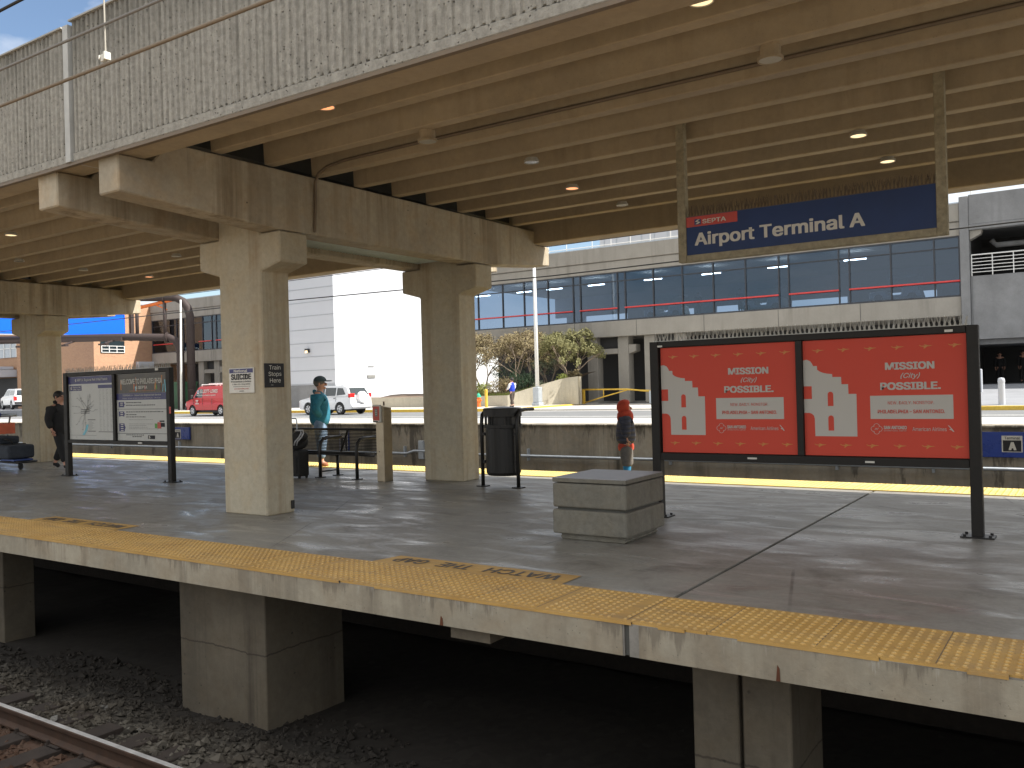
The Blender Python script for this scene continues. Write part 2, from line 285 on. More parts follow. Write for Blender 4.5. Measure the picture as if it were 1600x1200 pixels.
# ---------------------------------------------------------------- mesh building
class MB:
    def __init__(s): s.v = []; s.f = []; s.mi = []; s.cur = 0
    def add(s, vs, fs):
        o = len(s.v); s.v += [tuple(v) for v in vs]
        for f in fs: s.f.append([i + o for i in f]); s.mi.append(s.cur)
        return s
    def box(s, x0, y0, z0, x1, y1, z1):
        if x0 > x1: x0, x1 = x1, x0
        if y0 > y1: y0, y1 = y1, y0
        if z0 > z1: z0, z1 = z1, z0
        return s.add([(x0, y0, z0), (x1, y0, z0), (x1, y1, z0), (x0, y1, z0), (x0, y0, z1), (x1, y0, z1), (x1, y1, z1), (x0, y1, z1)],
                     [(0, 3, 2, 1), (4, 5, 6, 7), (0, 1, 5, 4), (1, 2, 6, 5), (2, 3, 7, 6), (3, 0, 4, 7)])
    def prism(s, poly, ax, a, b):
        """poly: 2D points; ax 'x' -> (y,z) points extruded along x; 'y' -> (x,z); 'z' -> (x,y)"""
        def p3(p, c): return {'x': (c, p[0], p[1]), 'y': (p[0], c, p[1]), 'z': (p[0], p[1], c)}[ax]
        n = len(poly)
        if a > b: a, b = b, a
        return s.add([p3(p, a) for p in poly] + [p3(p, b) for p in poly],
                     [tuple(range(n))[::-1], tuple(range(n, 2 * n))] + [(i, (i + 1) % n, (i + 1) % n + n, i + n) for i in range(n)])
    def tube(s, pts, r, n=8, cap=True):
        pts = [Vector(p) for p in pts]; m = len(pts); rs = r if isinstance(r, (list, tuple)) else [r] * m
        rings = []; ref = None
        for i, p in enumerate(pts):
            d = (pts[min(i + 1, m - 1)] - pts[max(i - 1, 0)]).normalized()
            if ref is None: ref = Vector((0, 0, 1)) if abs(d.z) < .9 else Vector((1, 0, 0))
            a = ref - d * ref.dot(d)
            if a.length < 1e-4: a = d.orthogonal()
            a.normalize(); ref = a; b = d.cross(a)
            rings.append([p + (a * math.cos(2 * math.pi * k / n) + b * math.sin(2 * math.pi * k / n)) * rs[i] for k in range(n)])
        vs = [v for q in rings for v in q]
        fs = [(i * n + k, i * n + (k + 1) % n, (i + 1) * n + (k + 1) % n, (i + 1) * n + k) for i in range(m - 1) for k in range(n)]
        if cap: fs += [tuple(range(n))[::-1], tuple(range((m - 1) * n, m * n))]
        return s.add(vs, fs)
    def lathe(s, prof, c, n=16, sx=1., sy=1.):
        vs = [(c[0] + r * sx * math.cos(2 * math.pi * k / n), c[1] + r * sy * math.sin(2 * math.pi * k / n), c[2] + z) for r, z in prof for k in range(n)]
        m = len(prof)
        fs = [(i * n + k, i * n + (k + 1) % n, (i + 1) * n + (k + 1) % n, (i + 1) * n + k) for i in range(m - 1) for k in range(n)]
        return s.add(vs, fs + [tuple(range(n))[::-1], tuple(range((m - 1) * n, m * n))])
    def ball(s, c, rx, ry, rz, n=12, m=8):
        prof = [(math.sin(math.pi * i / m), -math.cos(math.pi * i / m)) for i in range(1, m)]
        vs = [(c[0] + rx * r * math.cos(2 * math.pi * k / n), c[1] + ry * r * math.sin(2 * math.pi * k / n), c[2] + rz * z) for r, z in prof for k in range(n)]
        q = len(prof); vs += [(c[0], c[1], c[2] - rz), (c[0], c[1], c[2] + rz)]
        fs = [(i * n + k, i * n + (k + 1) % n, (i + 1) * n + (k + 1) % n, (i + 1) * n + k) for i in range(q - 1) for k in range(n)]
        fs += [((k + 1) % n, k, q * n) for k in range(n)] + [((q - 1) * n + k, (q - 1) * n + (k + 1) % n, q * n + 1) for k in range(n)]
        return s.add(vs, fs)
    def xform(s, fn, start=0): s.v[start:] = [tuple(fn(Vector(v))) for v in s.v[start:]]; return s
    def build(s, name, mats, parent=None, bevel=0., smooth=False, seg=1, angle=40, recalc=True):
        me = bpy.data.meshes.new(name)
        off = Vector(parent_loc(parent)) if parent else Vector((0, 0, 0))
        if is_local(parent): off = Vector((0, 0, 0))
        me.from_pydata([(v[0] * K - off.x, v[1] * K - off.y, v[2] * K - off.z) for v in s.v], [], s.f)
        if not isinstance(mats, (list, tuple)): mats = [mats]
        for m in mats: me.materials.append(M[m] if isinstance(m, str) else m)
        if len(mats) > 1: me.polygons.foreach_set('material_index', s.mi)
        if smooth: me.polygons.foreach_set('use_smooth', [True] * len(me.polygons))
        me.update()
        if recalc and len(me.polygons) < 30000:
            bm = bmesh.new(); bm.from_mesh(me); bmesh.ops.recalc_face_normals(bm, faces=bm.faces); bm.to_mesh(me); bm.free()
        o = bpy.data.objects.new(name, me); COL.objects.link(o); o.parent = parent
        if bevel:
            b = o.modifiers.new('bevel', 'BEVEL'); b.width = bevel * K; b.segments = seg; b.limit_method = 'ANGLE'; b.angle_limit = D2R(angle)
        return o
def is_local(p):
    while p is not None:
        if p.get('_local'): return True
        p = p.parent
    return False
def parent_loc(p):
    L = Vector((0, 0, 0))
    while p is not None: L += p.location; p = p.parent
    return L
def tag(o, label=None, cat=None, group=None, kind=None):
    if label: o['label'] = label
    if cat: o['category'] = cat
    if group: o['group'] = group
    if kind: o['kind'] = kind
    return o
def thing(name, label, cat, loc=(0, 0, 0), group=None, rz=0., local=False):
    o = bpy.data.objects.new(name, None); COL.objects.link(o); o.empty_display_size = .2
    o.location = Vector(loc) * K; o.rotation_euler = (0, 0, rz)
    if local: o['_local'] = 1
    return tag(o, label, cat, group)
def copy_tree(o, parent=None):
    c = o.copy(); COL.objects.link(c); c.parent = parent
    for ch in list(o.children): copy_tree(ch, c)
    return c
def struct(name, mb, mat, **kw): return tag(mb.build(name, mat, **kw), kind='structure')

FONT = None
try: FONT = bpy.data.fonts.load(bpy.utils.resource_path('LOCAL') + '/datafiles/fonts/Inter.woff2')   # ships with Blender; the built-in face is used without it
except Exception: FONT = None
# 2D artwork on a flat face:  map(a, b, lift) -> 3D point
TEXT_CACHE = {}
def text_geo(s, bold=0., shear=0.):
    key = (s, bold, shear)
    if key not in TEXT_CACHE:
        c = bpy.data.curves.new('t', 'FONT'); c.body = s; c.space_character = 1 + bold * 2.2
        if FONT: c.font = FONT
        c.offset = 0; c.shear = shear; c.resolution_u = 4
        o = bpy.data.objects.new('t', c); COL.objects.link(o); bpy.context.view_layer.update()
        me = bpy.data.meshes.new_from_object(o.evaluated_get(bpy.context.evaluated_depsgraph_get()))
        vs = [(v.co.x, v.co.y) for v in me.vertices]; fs = [tuple(p.vertices) for p in me.polygons]
        x0 = min(v[0] for v in vs); x1 = max(v[0] for v in vs); y0 = min(v[1] for v in vs); y1 = max(v[1] for v in vs)
        TEXT_CACHE[key] = ([((x - x0) / (x1 - x0), (y - y0) / (y1 - y0)) for x, y in vs], fs, x1 - x0, y1 - y0)
        bpy.data.objects.remove(o); bpy.data.curves.remove(c); bpy.data.meshes.remove(me)
    return TEXT_CACHE[key]
class Art:
    def __init__(s, fn): s.fn = fn; s.L = {}
    def mb(s, mat):
        return s.L.setdefault(mat, MB())
    def poly(s, mat, pts, lift=1): s.mb(mat).add([s.fn(a, b, lift) for a, b in pts], [tuple(range(len(pts)))])
    def rect(s, mat, a0, b0, a1, b1, lift=1): s.poly(mat, [(a0, b0), (a1, b0), (a1, b1), (a0, b1)], lift)
    def line(s, mat, pts, w, lift=2):
        for (ax, ay), (bx, by) in zip(pts, pts[1:]):
            dx, dy = bx - ax, by - ay; l = math.hypot(dx, dy) or 1; nx, ny = -dy / l * w / 2, dx / l * w / 2
            s.poly(mat, [(ax - nx, ay - ny), (bx - nx, by - ny), (bx + nx, by + ny), (ax + nx, ay + ny)], lift)
    def text(s, mat, body, a0, b0, a1, b1, bold=0., shear=0., lift=3):
        vs, fs, tw, th = text_geo(body, 0, shear)                # heavier weights: the same letters laid over each other a hair apart
        da, db = bold * .9 / tw * (a1 - a0), bold * .5 / th * (b1 - b0)
        for k, (i, j) in enumerate(((0, 0),) if not bold else ((-1, -1), (1, -1), (-1, 1), (1, 1), (0, 0))):
            s.mb(mat).add([s.fn(a0 + da + x * (a1 - a0 - 2 * da) + i * da, b0 + db + y * (b1 - b0 - 2 * db) + j * db, lift + .12 * k) for x, y in vs], fs)
    def disc(s, mat, a, b, ra, rb, lift=2, n=20): s.poly(mat, [(a + ra * math.cos(2 * math.pi * k / n), b + rb * math.sin(2 * math.pi * k / n)) for k in range(n)], lift)
    def build(s, parent, names={}):
        for mat, mb in s.L.items(): mb.build(names.get(mat, 'artwork'), mat, parent, recalc=False)
# ================================================================ GROUND, TRACK, PLATFORM
Z0 = -1.50
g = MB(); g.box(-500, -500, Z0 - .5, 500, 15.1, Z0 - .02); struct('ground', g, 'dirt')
# ballast: a lumpy sheet and loose stones
def gz(x, y): return -1.36 - .1 * max(0, min(1, (y - 3.95) / .7)) + .04 * noise.noise(Vector((x * 1.3, y * 1.3, 0)))
b = MB(); nx, ny = 120, 46; x0, x1, y0, y1 = -26, 4, -6, 7.4
for j in range(ny + 1):
    for i in range(nx + 1):
        x = x0 + (x1 - x0) * i / nx; y = y0 + (y1 - y0) * j / ny
        z = gz(x, y)
        b.v.append((x, y, z))
for j in range(ny):
    for i in range(nx):
        a = j * (nx + 1) + i; b.f.append([a, a + 1, a + nx + 2, a + nx + 1]); b.mi.append(0)
rs = random.Random(3)
for k in range(13000):
    x = rs.uniform(-14, -1.0); y = 2.0 + 2.9 * rs.random()
    if k % 5 == 0: x = rs.uniform(-9.5, -4.5); y = rs.uniform(2.7, 5.2)
    r = rs.uniform(.012, .034) * (1.8 if rs.random() < .05 else 1); z = gz(x, y) + r * .35
    q = [Vector((rs.uniform(.6, 1.2) * sx * r, rs.uniform(.6, 1.2) * sy * r, rs.uniform(.4, .9) * sz * r)) for sx, sy, sz in ((1, 0, 0), (-1, 0, 0), (0, 1, 0), (0, -1, 0), (0, 0, 1), (0, 0, -1))]
    an = rs.random() * 6.28; ca, sa = math.cos(an), math.sin(an); ti = rs.uniform(-.7, .7)
    vs = []
    for v in q:
        v = Vector((v.x * ca - v.y * sa, v.x * sa + v.y * ca, v.z)); v = Vector((v.x, v.y * math.cos(ti) - v.z * math.sin(ti), v.y * math.sin(ti) + v.z * math.cos(ti)))
        vs.append((v.x + x, v.y + y, v.z + z))
    b.add(vs, [(0, 2, 4), (2, 1, 4), (1, 3, 4), (3, 0, 4), (2, 0, 5), (1, 2, 5), (3, 1, 5), (0, 3, 5)])
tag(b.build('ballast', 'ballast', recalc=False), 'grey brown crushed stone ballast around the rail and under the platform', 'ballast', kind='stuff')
# railway track: two rails on timber ties
tr = thing('railway_track', 'rusty railway track with a polished rail head below the yellow platform edge', 'railway track', (-8, 2.85, Z0))
RZ = -1.2
def rail(yc):
    P = [(-.055, -.13), (.055, -.13), (.055, -.118), (.012, -.1), (.008, -.035), (.028, -.028), (.028, -.004), (.02, 0), (-.02, 0), (-.028, -.004), (-.028, -.028), (-.008, -.035), (-.012, -.1), (-.055, -.118)]
    m = MB(); m.prism([(yc + a, RZ + c) for a, c in P], 'x', -30, 3)
    o = m.build('rail', 'railside', tr)
    h = MB(); h.box(-30, yc - .02, RZ - .0005, 3, yc + .02, RZ + .0015); h.build('rail_head', 'railhead', o)
rail(3.57); rail(2.37)
for i in range(34):
    x = -14 + i * .46; j = rs.uniform(-.03, .03)
    m = MB(); m.box(x - .1, 1.9, RZ - .3, x + .1, 4.02 + j, RZ - .135 + rs.uniform(-.008, .004))
    m.box(x - .09, 3.49, RZ - .134, x + .09, 3.66, RZ - .126)
    for (a, c) in ((-.05, 3.5), (.05, 3.64), (-.05, 3.645)): m.box(x + a - .012, c - .012, RZ - .13, x + a + .012, c + .012, RZ - .095)
    m.build('tie', 'tie', tr, bevel=.008)

# platform slabs (joint at x = -2.15)
PF, PB = 4.23, 11.05
m = MB()
for xa, xb in ((-60, -2.165), (-2.135, 12)):
    m.box(xa, PF, -.175, xb, PB, 0)
pl = struct('platform', m, M['platform'])
m = MB(); m.box(-60, 7.6, Z0, 12, 8.0, -.176); m.box(-60, 10.5, Z0, 12, 10.7, -.176); struct('platform_foundation', m, 'dirt')  # walls blackened to paint the shaded void below the slab
m = MB(); n = 0; x = -34.
ra = random.Random(11)
while x < 3:                                                # front face skin with spalled top edge
    x2 = x + ra.uniform(.04, .14)
    if not (x < -2.15 < x2): m.add([(x, PF - .004, -.174), (x2, PF - .004, -.174), (x2, PF - .004, -.001), (x, PF - .004, -.001)], [(0, 1, 2, 3)])
    x = x2
struct('platform_edge_face', m, 'edge', recalc=False)
m = MB()
for x, z, w in ((-3.42, -.15, .012), (-1.335, -.13, .010)): m.prism([(x - w, -.172), (x + w, -.172), (x + w * .7, z + .02), (x - w * .2, z + .035)], 'y', PF - .009, PF - .004)
m.build('rust_stain', 'rust', bpy.data.objects['platform_edge_face'])
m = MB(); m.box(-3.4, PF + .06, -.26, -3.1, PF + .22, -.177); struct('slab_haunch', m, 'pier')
m = MB(); m.box(-2.163, PF + .01, -.172, -2.137, 11, -.012); struct('expansion_joint', m, 'darkdeck')

def tactile(name, xa, xb, ya, yb, mat, pitch, chip, rows, tile, front_low):
    """a strip of detectable warning tiles with truncated domes"""
    m = MB(); r = random.Random(5); z = .012
    xs = [xa]
    while xs[-1] < xb: xs.append(min(xb, xs[-1] + r.uniform(.03, .12)))
    depth = []; cur = 0.
    for x in xs:
        if chip and -2.15 < x < -.2: cur = r.uniform(.008, .034) if r.random() < .22 else (0. if r.random() < .3 else cur)
        elif chip and r.random() < .03: cur = r.uniform(.008, .02)
        elif r.random() < .5: cur = 0.
        depth.append(cur)
    for i in range(len(xs) - 1):
        a, c = xs[i], xs[i + 1]
        m.add([(a, ya + depth[i], z), (c, ya + depth[i], z), (c, yb, z), (a, yb, z), (a, ya + depth[i], -.004), (c, ya + depth[i], -.004)], [(0, 1, 2, 3), (4, 5, 1, 0)])
        m.add([(a, yb, z), (c, yb, z), (c, yb, 0), (a, yb, 0)], [(0, 1, 2, 3)])
    k = int((xb - xa) / pitch); n = 6
    for i in range(k):
        cx = xa + (i + .5) * pitch
        if (cx - xa) % tile < .02: continue
        for j in range(rows):
            cy = ya + .05 + j * (yb - ya - .09) / (rows - 1)
            if depth[min(len(depth) - 1, int(i / k * len(depth)))] > cy - ya: continue
            ro, ri, h = .0155, .009, .0055
            vs = [(cx + ro * math.cos(q * 6.2832 / n), cy + ro * math.sin(q * 6.2832 / n), z) for q in range(n)] + [(cx + ri * math.cos(q * 6.2832 / n), cy + ri * math.sin(q * 6.2832 / n), z + h) for q in range(n)]
            m.add(vs, [(q, (q + 1) % n, (q + 1) % n + n, q + n) for q in range(n)]); m.cur = 1; m.add(vs[n:], [tuple(range(n))]); m.cur = 0
    return m
m = tactile('a', -16, 1.2, PF - .008, 4.83, 'tactile', .05, True, 11, .51, True)
m.box(-40, PF - .008, -.003, -16.001, 4.83, .012)
struct('tactile_strip', m, ['tactile', 'dome_top'], recalc=False)
m = MB(); x = -1.13
for jx in (-.64, -1.165, -1.69, -2.16, -2.74, -3.19, -3.69, -4.28, -4.85, -5.4, -6., -6.6, -7.2, -7.8):
    m.box(jx - .0025, PF + .03, .0122, jx + .0025, 4.83, .0128)
struct('tile_joints', m, 'conduit')
m = tactile('b', -30, 2, 10.42, PB, 'tactile_far', .062, False, 9, .51, False)
struct('far_tactile_strip', m, ['tactile_far', 'tactile_far'], recalc=False)
m = MB(); m.box(-60, -9, -.3, 12, 1.0, 0); m.box(-60, -9, Z0, 12, .6, -.301); struct('bounce_platform', m, 'bounce_slab')  # unseen slab, added to bounce sunlight up to the ceiling
m = MB(); m.box(-60, .4, .0005, 12, 1.005, .012); struct('bounce_platform_strip', m, 'tactile')
# floor lettering WATCH THE GAP (reads from the platform)
def wpt(xa, xb):
    def fn(a, bb, lift): return (xa + (xb - xa) * (1 - a), 5.125 - bb * .25, .0005 + .0015 * lift)
    return fn
for i, (xa, xb) in enumerate(((-4.58, -2.93), (-9.55, -7.95))):
    w = MB(); w.add([(xa - .015, 4.83, .004), (xb + .0, 4.83, .004), (xb, 5.125, .004), (xa + .05, 5.125, .004)], [(0, 1, 2, 3)])
    o = w.build('floor_marking', 'tactile'); tag(o, ('yellow painted WATCH THE GAP floor marking nearest the concrete block' if i == 0 else 'worn yellow floor marking near the front left of the platform'), 'floor marking', 'floor warning markings')
    A = Art(wpt(xa, xb))
    for s_, a0, a1 in (('WATCH', .055, .42), ('THE', .50, .675), ('GAP', .75, .93)):
        A.text('blacktext', s_, a0, .24, a1, .80, bold=.02, lift=4)
    A.build(o, {'blacktext': 'lettering'})
# piers under the platform edge
def pier(x0, x1, y0, y1, label, split=False):
    p = MB()
    if split:
        c = (x0 + x1) / 2; p.box(x0, y0, Z0 - .1, c - .012, y1, -.177); p.box(c + .012, y0, Z0 - .1, x1, y1, -.177); p.box(c - .013, y0 + .05, Z0 - .1, c + .013, y1 - .05, -.18)
    else: p.box(x0, y0, Z0 - .1, x1, y1, -.177)
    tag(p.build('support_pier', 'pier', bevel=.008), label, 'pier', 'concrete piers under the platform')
pier(-6.78, -5.66, 4.73, 5.6, 'wide concrete pier below the platform, second from the left')
pier(-1.98, -1.42, 4.7, 5.3, 'twin concrete pier with a dark vertical joint under the right end of the platform', True)
pier(-11.5, -10.33, 4.95, 5.3, 'concrete pier below the platform at the left edge of the photo')
# beyond the platform: track trench wall, road, kerb, pavements
tw = thing('track_wall', 'long stained concrete wall between the far platform edge and the road', 'wall', (-12, 15, Z0))
m = MB(); m.box(-70, 14.97, Z0 - .1, 8, 15.25, .46); m.build('wall_body', 'track_wall', tw)
m = MB(); m.box(-70, 14.93, .4605, 8, 15.3, .50); m.build('coping', 'track_wall', tw, bevel=.01)
pp = thing('wall_pipe', 'grey galvanised pipe running along the stained track wall', 'pipe', (-12, 14.9, -.15))
pts = [(-70, 14.88, -.16), (-12.9, 14.88, -.16), (-12.7, 14.88, -.10), (-12.3, 14.88, -.10), (-12.1, 14.88, -.14), (8, 14.88, -.155)]
m = MB(); m.tube(pts, .03, 8); m.build('pipe_run', 'galv', pp, smooth=True)
for x in (-35, -31.5, -28, -24.5, -21.2, -17.6, -13.0, -9.7, -6.6, -3.65, -2.2, .5):
    m = MB(); m.box(x - .018, 14.9, -.24, x + .018, 14.968, .0); m.build('bracket', 'galv', pp)
m = MB(); m.box(-12.56, 14.86, -.28, -12.42, 14.968, .13); tag(m.build('junction_box', 'galv', bevel=.01), 'small grey junction box on the track wall left of the back column', 'junction box')
m = MB(); m.box(-400, 15.26, -.5, 400, 900, -.03); struct('road', m, 'road')
m = MB(); m.box(-200, 29.3, -.029, 60, 36.4, -.024); struct('asphalt_lane', m, 'asphalt')
m = MB(); m.box(-200, 30.4, -.0235, 60, 30.56, -.019); m.box(-200, 20.2, -.029, 60, 20.36, -.025); struct('road_markings', m, 'line')
m = MB(); m.box(-24.85, 37.2, -.04, -8.62, 60, .05)
m.box(-66, 36.75, -.04, -25, 90, .12)
m.add([(-25, 36.75, .12), (-25, 44.3, .12), (-25.4, 44.3, .12)], [(0, 1, 2)]); struct('pavement', m, 'sidewalk')
m = MB(); m.box(-66, 36.5, -.04, -27.5, 36.748, .124)
for k in range(8):
    a0, a1 = k / 8 * math.pi / 2, (k + 1) / 8 * math.pi / 2
    R0, R1, cx, cy = 2.6, 2.35, -27.5, 39.1
    q = [(cx + R * math.sin(a), cy - R * math.cos(a)) for R, a in ((R0, a0), (R0, a1), (R1, a1), (R1, a0))]
    m.prism(q, 'z', -.04, .124)
m.box(-24.9, 39.1, -.04, -25.15, 43.9, .124)
m.box(-8.6, 34.4, -.04, 40, 34.7, .125)
tag(m.build('kerb', 'ycurb', bevel=.01), 'yellow painted kerb along the far side of the road', 'kerb')
m = MB(); m.add([(-8.6, 34.7, .12), (40, 34.7, .12), (40, 46, .72), (-8.6, 46, .72), (40, 90, .72), (-8.6, 90, .72)], [(0, 1, 2, 3), (3, 2, 4, 5)]); struct('garage_forecourt', m, 'pave_grey')
m = MB(); m.box(-130, 34, -.04, -66.5, 40.6, .42); struct('car_park', m, 'pave_grey')

# ================================================================ OVERPASS
ov = thing('overpass', 'concrete road overpass with ribbed side panels carried above the station platform', 'overpass', (-8, 7.8, 3.4))
CT = 3.58; FZ = 3.385
XL, XR = -40., 6.5
def ribs(xa, xb, ytop, z0, z1, face=-1):
    m = MB(); p = .072; d = .015; n = int((xb - xa) / p); r = random.Random(int(xa * 10)); pts = []
    for i in range(n):
        x = xa + i * p; w = r.uniform(-.006, .006)
        pts += [(x + .006, 0), (x + .018 + w, d), (x + .048 + w, d * r.uniform(.8, 1.1)), (x + .062, 0)]
    bot = [(x, ytop - face * 0 - dd * 1.0, z0) for x, dd in pts]
    rows = 10
    vs = []
    for k in range(rows + 1):
        z = z0 + (z1 - z0) * (k - 1) / (rows - 1) if k > 1 else (z0, z0 + .022)[k]
        for (x, dd) in pts:
            jit = .004 * noise.noise(Vector((x * 9, z * 6, 0))) + .003 * noise.noise(Vector((x * 31, z * 25, 3)))
            vs.append((x + jit, ytop + face * (dd + (jit * 1.2 if dd else 0)) + (.045 if (dd == 0 and k == 0) else 0), z))
    q = len(pts); fs = [(k * q + i, k * q + i + 1, (k + 1) * q + i + 1, (k + 1) * q + i) for k in range(rows) for i in range(q - 1)]
    m.add(vs, fs)
    return m
FY = 4.3
for k, (xa, xb, zt) in enumerate(((-13.2, -7.62, 4.59), (-7.50, -.4, 4.62), (-.36, 6.5, 4.62), (-30, -13.24, 4.59))):
    m = MB(); m.box(xa, FY + .05, FZ + .56, xb, FY + .33, zt - .001); m.box(xa, FY + .0005, FZ + .078, xa + .012, FY + .05, zt - .001); m.box(xb - .012, FY + .0005, FZ + .078, xb, FY + .05, zt - .001)
    m.box(xa, FY - .016, FZ + .0, xb, FY + .0245, FZ + .075)
    o = m.build('fascia_panel', 'fascia', ov, bevel=.005)
    m = ribs(xa + .01, xb - .01, FY - .0005, FZ + .074, zt - .002); m.build('fascia_ribs', 'fascia', o, recalc=False)
m = MB(); m.box(-30, FY - .035, 4.588, -7.62, FY + .335, 4.602); m.box(-7.5, FY - .035, 4.619, 6.5, FY + .335, 4.634); m.build('panel_coping', 'fascia_smooth', ov)
m = MB(); m.box(-7.60, FY - .03, FZ + .002, -7.52, FY + .3, 4.6); m.build('panel_joint', 'lit_joint', ov)  # pale strip paints the lit side face of the panel joint
m = MB(); m.box(XL, FY - .012, FZ - .028, XR, FY + .03, FZ - .001); m.build('drip_edge', 'conduit', ov)
m = MB(); m.box(XL, 11.0, FZ, XR, 11.32, 4.6); m.build('far_girder', 'soffit', ov, bevel=.01)
m = MB(); m.box(XL, FY + .33, 4.1, XR, 11.0, 4.3); m.build('deck', 'darkdeck', ov)
# girders in three spans; ends rest on the cap beams
spans = ((-6.99, XR), (-17.75, -8.2), (XL, -18.5))
gy = [5.345 + .641 * k for k in range(9)]
for xa, xb in spans:
    for k, y in enumerate(gy):
        m = MB(); m.prism([(y, CT + .02), (y + .125, CT + .02), (y + .15, CT + .52), (y - .025, CT + .52)], 'x', xa, xb)
        m.build('girder', 'soffit', ov, bevel=.008)
    for y0_, y1_ in ((FY + .0255, 4.63),):
        m = MB(); m.box({-6.99: -7.555, -17.75: -18.08}.get(xa, XL), y0_, FZ - .0, {XR: XR, -8.2: -7.57}.get(xb, -18.095), y1_, FZ + .55); m.build('edge_girder', 'soffit', ov, bevel=.006)
# cap beams: tapered cantilevers at both ends
def cap(xa, xb):
    ya, yb = 4.36, 11.42
    P = [(ya, 3.06), (6.05, 2.965), (9.9, 2.965), (yb, 3.10), (yb, 3.38), (11.05, 3.38), (11.02, CT), (4.86, CT), (4.7, 3.38), (ya, 3.38)]
    m = MB(); m.prism(P, 'x', xa, xb); return m.build('cap_beam', 'cap', ov, bevel=.012)
for cx in (-7.58, -18.1):
    cap(cx + .335, cx + .635); cap(cx - .665, cx - .335)
    m = MB()                                             # corrugated closure between the two cap beams
    n = 56; y0_, y1_ = 6.52, 9.45
    vs = []
    for i in range(n * 4 + 1):
        y = y0_ + (y1_ - y0_) * i / (n * 4); z = 3.03 + (.012 if (i // 2) % 2 else 0)
        vs += [(cx - .334, y, z), (cx + .334, y, z)]
    m.add(vs, [(2 * i, 2 * i + 1, 2 * i + 3, 2 * i + 2) for i in range(n * 4)])
    m.build('closure_sheet', 'sheet', ov, recalc=False)
    m = MB(); m.box(cx - .2, 4.7, 3.75, cx + .2, 11, 4.09); m.build('pier_diaphragm', 'darkdeck', ov)
def column(cx, yf, dy, label):
    m = MB()
    P = [(cx - .34, -.002), (cx + .34, -.002), (cx + .34, 2.56), (cx + .64, 2.64), (cx + .64, 2.955), (cx + .334, 2.955), (cx + .334, 3.56), (cx - .334, 3.56), (cx - .334, 2.955), (cx - .665, 2.955), (cx - .665, 2.65), (cx - .34, 2.56)]
    m.prism(P, 'y', yf, yf + dy)
    return tag(m.build('support_column', 'column', bevel=.014), label, 'column', 'concrete columns holding up the overpass')
c1 = column(-7.58, 6.12, .38, 'front concrete column carrying the lifeline sign and the train stops sign')
column(-7.58, 9.5, .38, 'concrete column standing between the steel help post and the black bin')
column(-18.12, 9.3, .5, 'concrete column at the far left beside the map board')
# conduit and ceiling lights
m = MB(); pts = [(-6.93, 6.60, 2.99), (-6.93, 6.61, 3.15), (-6.928, 6.62, 3.32), (-6.925, 6.62, 3.44), (-6.90, 6.60, 3.53), (-6.83, 6.58, 3.60), (-6.7, 6.575, 3.65), (-6.45, 6.575, 3.675), (-5.5, 6.575, 3.68), (6, 6.575, 3.68)]
m.tube(pts, .016, 8); tag(m.build('ceiling_conduit', 'conduit', smooth=True), 'thin brown conduit bending off the cap beam and running under the ceiling', 'conduit')
def lamp(x, y, kind, label):
    z = 3.5 if (kind == 'big' or y < 5) else 3.555; t = thing('ceiling_light', label, 'ceiling light', (x, y, z), 'round ceiling lights under the overpass')
    r = .078 if kind != 'big' else .088; hz = 3.6 - z
    m = MB(); m.lathe([(r, .022), (r, .0), (r * .93, .0), (r * .9, .012)], (x, y, z), 20)
    m.lathe([(r * .8, .02), (r * .8, hz if y > 5 else .1)], (x, y, z), 20)
    if y < 5: m.lathe([(.03, .1), (.03, .6)], (x, y, z), 8)
    m.build('housing', 'soffit' if kind == 'big' else 'lampgrey', t, smooth=False)
    m = MB(); m.lathe([(r * .88, .004), (r * .88, .009)], (x, y, z), 20)
    m.build('lens', {'warm': 'lampwarm', 'cream': 'lampcream', 'big': 'lampgrey', 'dark': 'lampdark', 'grey': 'lampgrey'}[kind], t)
Lm = [(-4.85, 4.76, 'warm', 'lit orange ceiling light by the ribbed overpass side'), (-4.85, 5.98, 'big', 'unlit grey ceiling light on the conduit, above the two front columns'), (-4.53, 7.17, 'dark', 'ceiling light with a dark empty lens, above the block'),
      (-4.8, 8.42, 'warm', 'lit ceiling light left of the hanging station sign'), (-1.84, 4.76, 'cream', 'lit cream ceiling light at the top edge of the photo'), (-1.81, 5.93, 'big', 'unlit grey ceiling light on the conduit, above the station sign'),
      (-1.76, 8.29, 'cream', 'lit ceiling light above the words of the station sign'), (-1.74, 9.48, 'cream', 'lit ceiling light just above the spikes of the station sign'), (-4.79, 9.62, 'grey', 'unlit ceiling light far back, left of the station sign'),
      (-11.86, 5.9, 'cream', 'ceiling light at the left edge of the photo, nearest the ribbed side'), (-14.06, 7.11, 'dark', 'dark ceiling light at the left edge, above the left cap beam'), (-14.35, 8.32, 'grey', 'unlit ceiling light above the map board'),
      (-14.36, 9.57, 'warm', 'lit orange ceiling light left of the front column'), (-11.94, 8.44, 'grey', 'unlit ceiling light just left of the front column head')]
for (x, y, k_, l_) in Lm: f_ = 2.2 / 2.15 if (k_ == 'big' or y < 5) else 2.255 / 2.15; lamp(x * f_, y * f_, k_, l_)
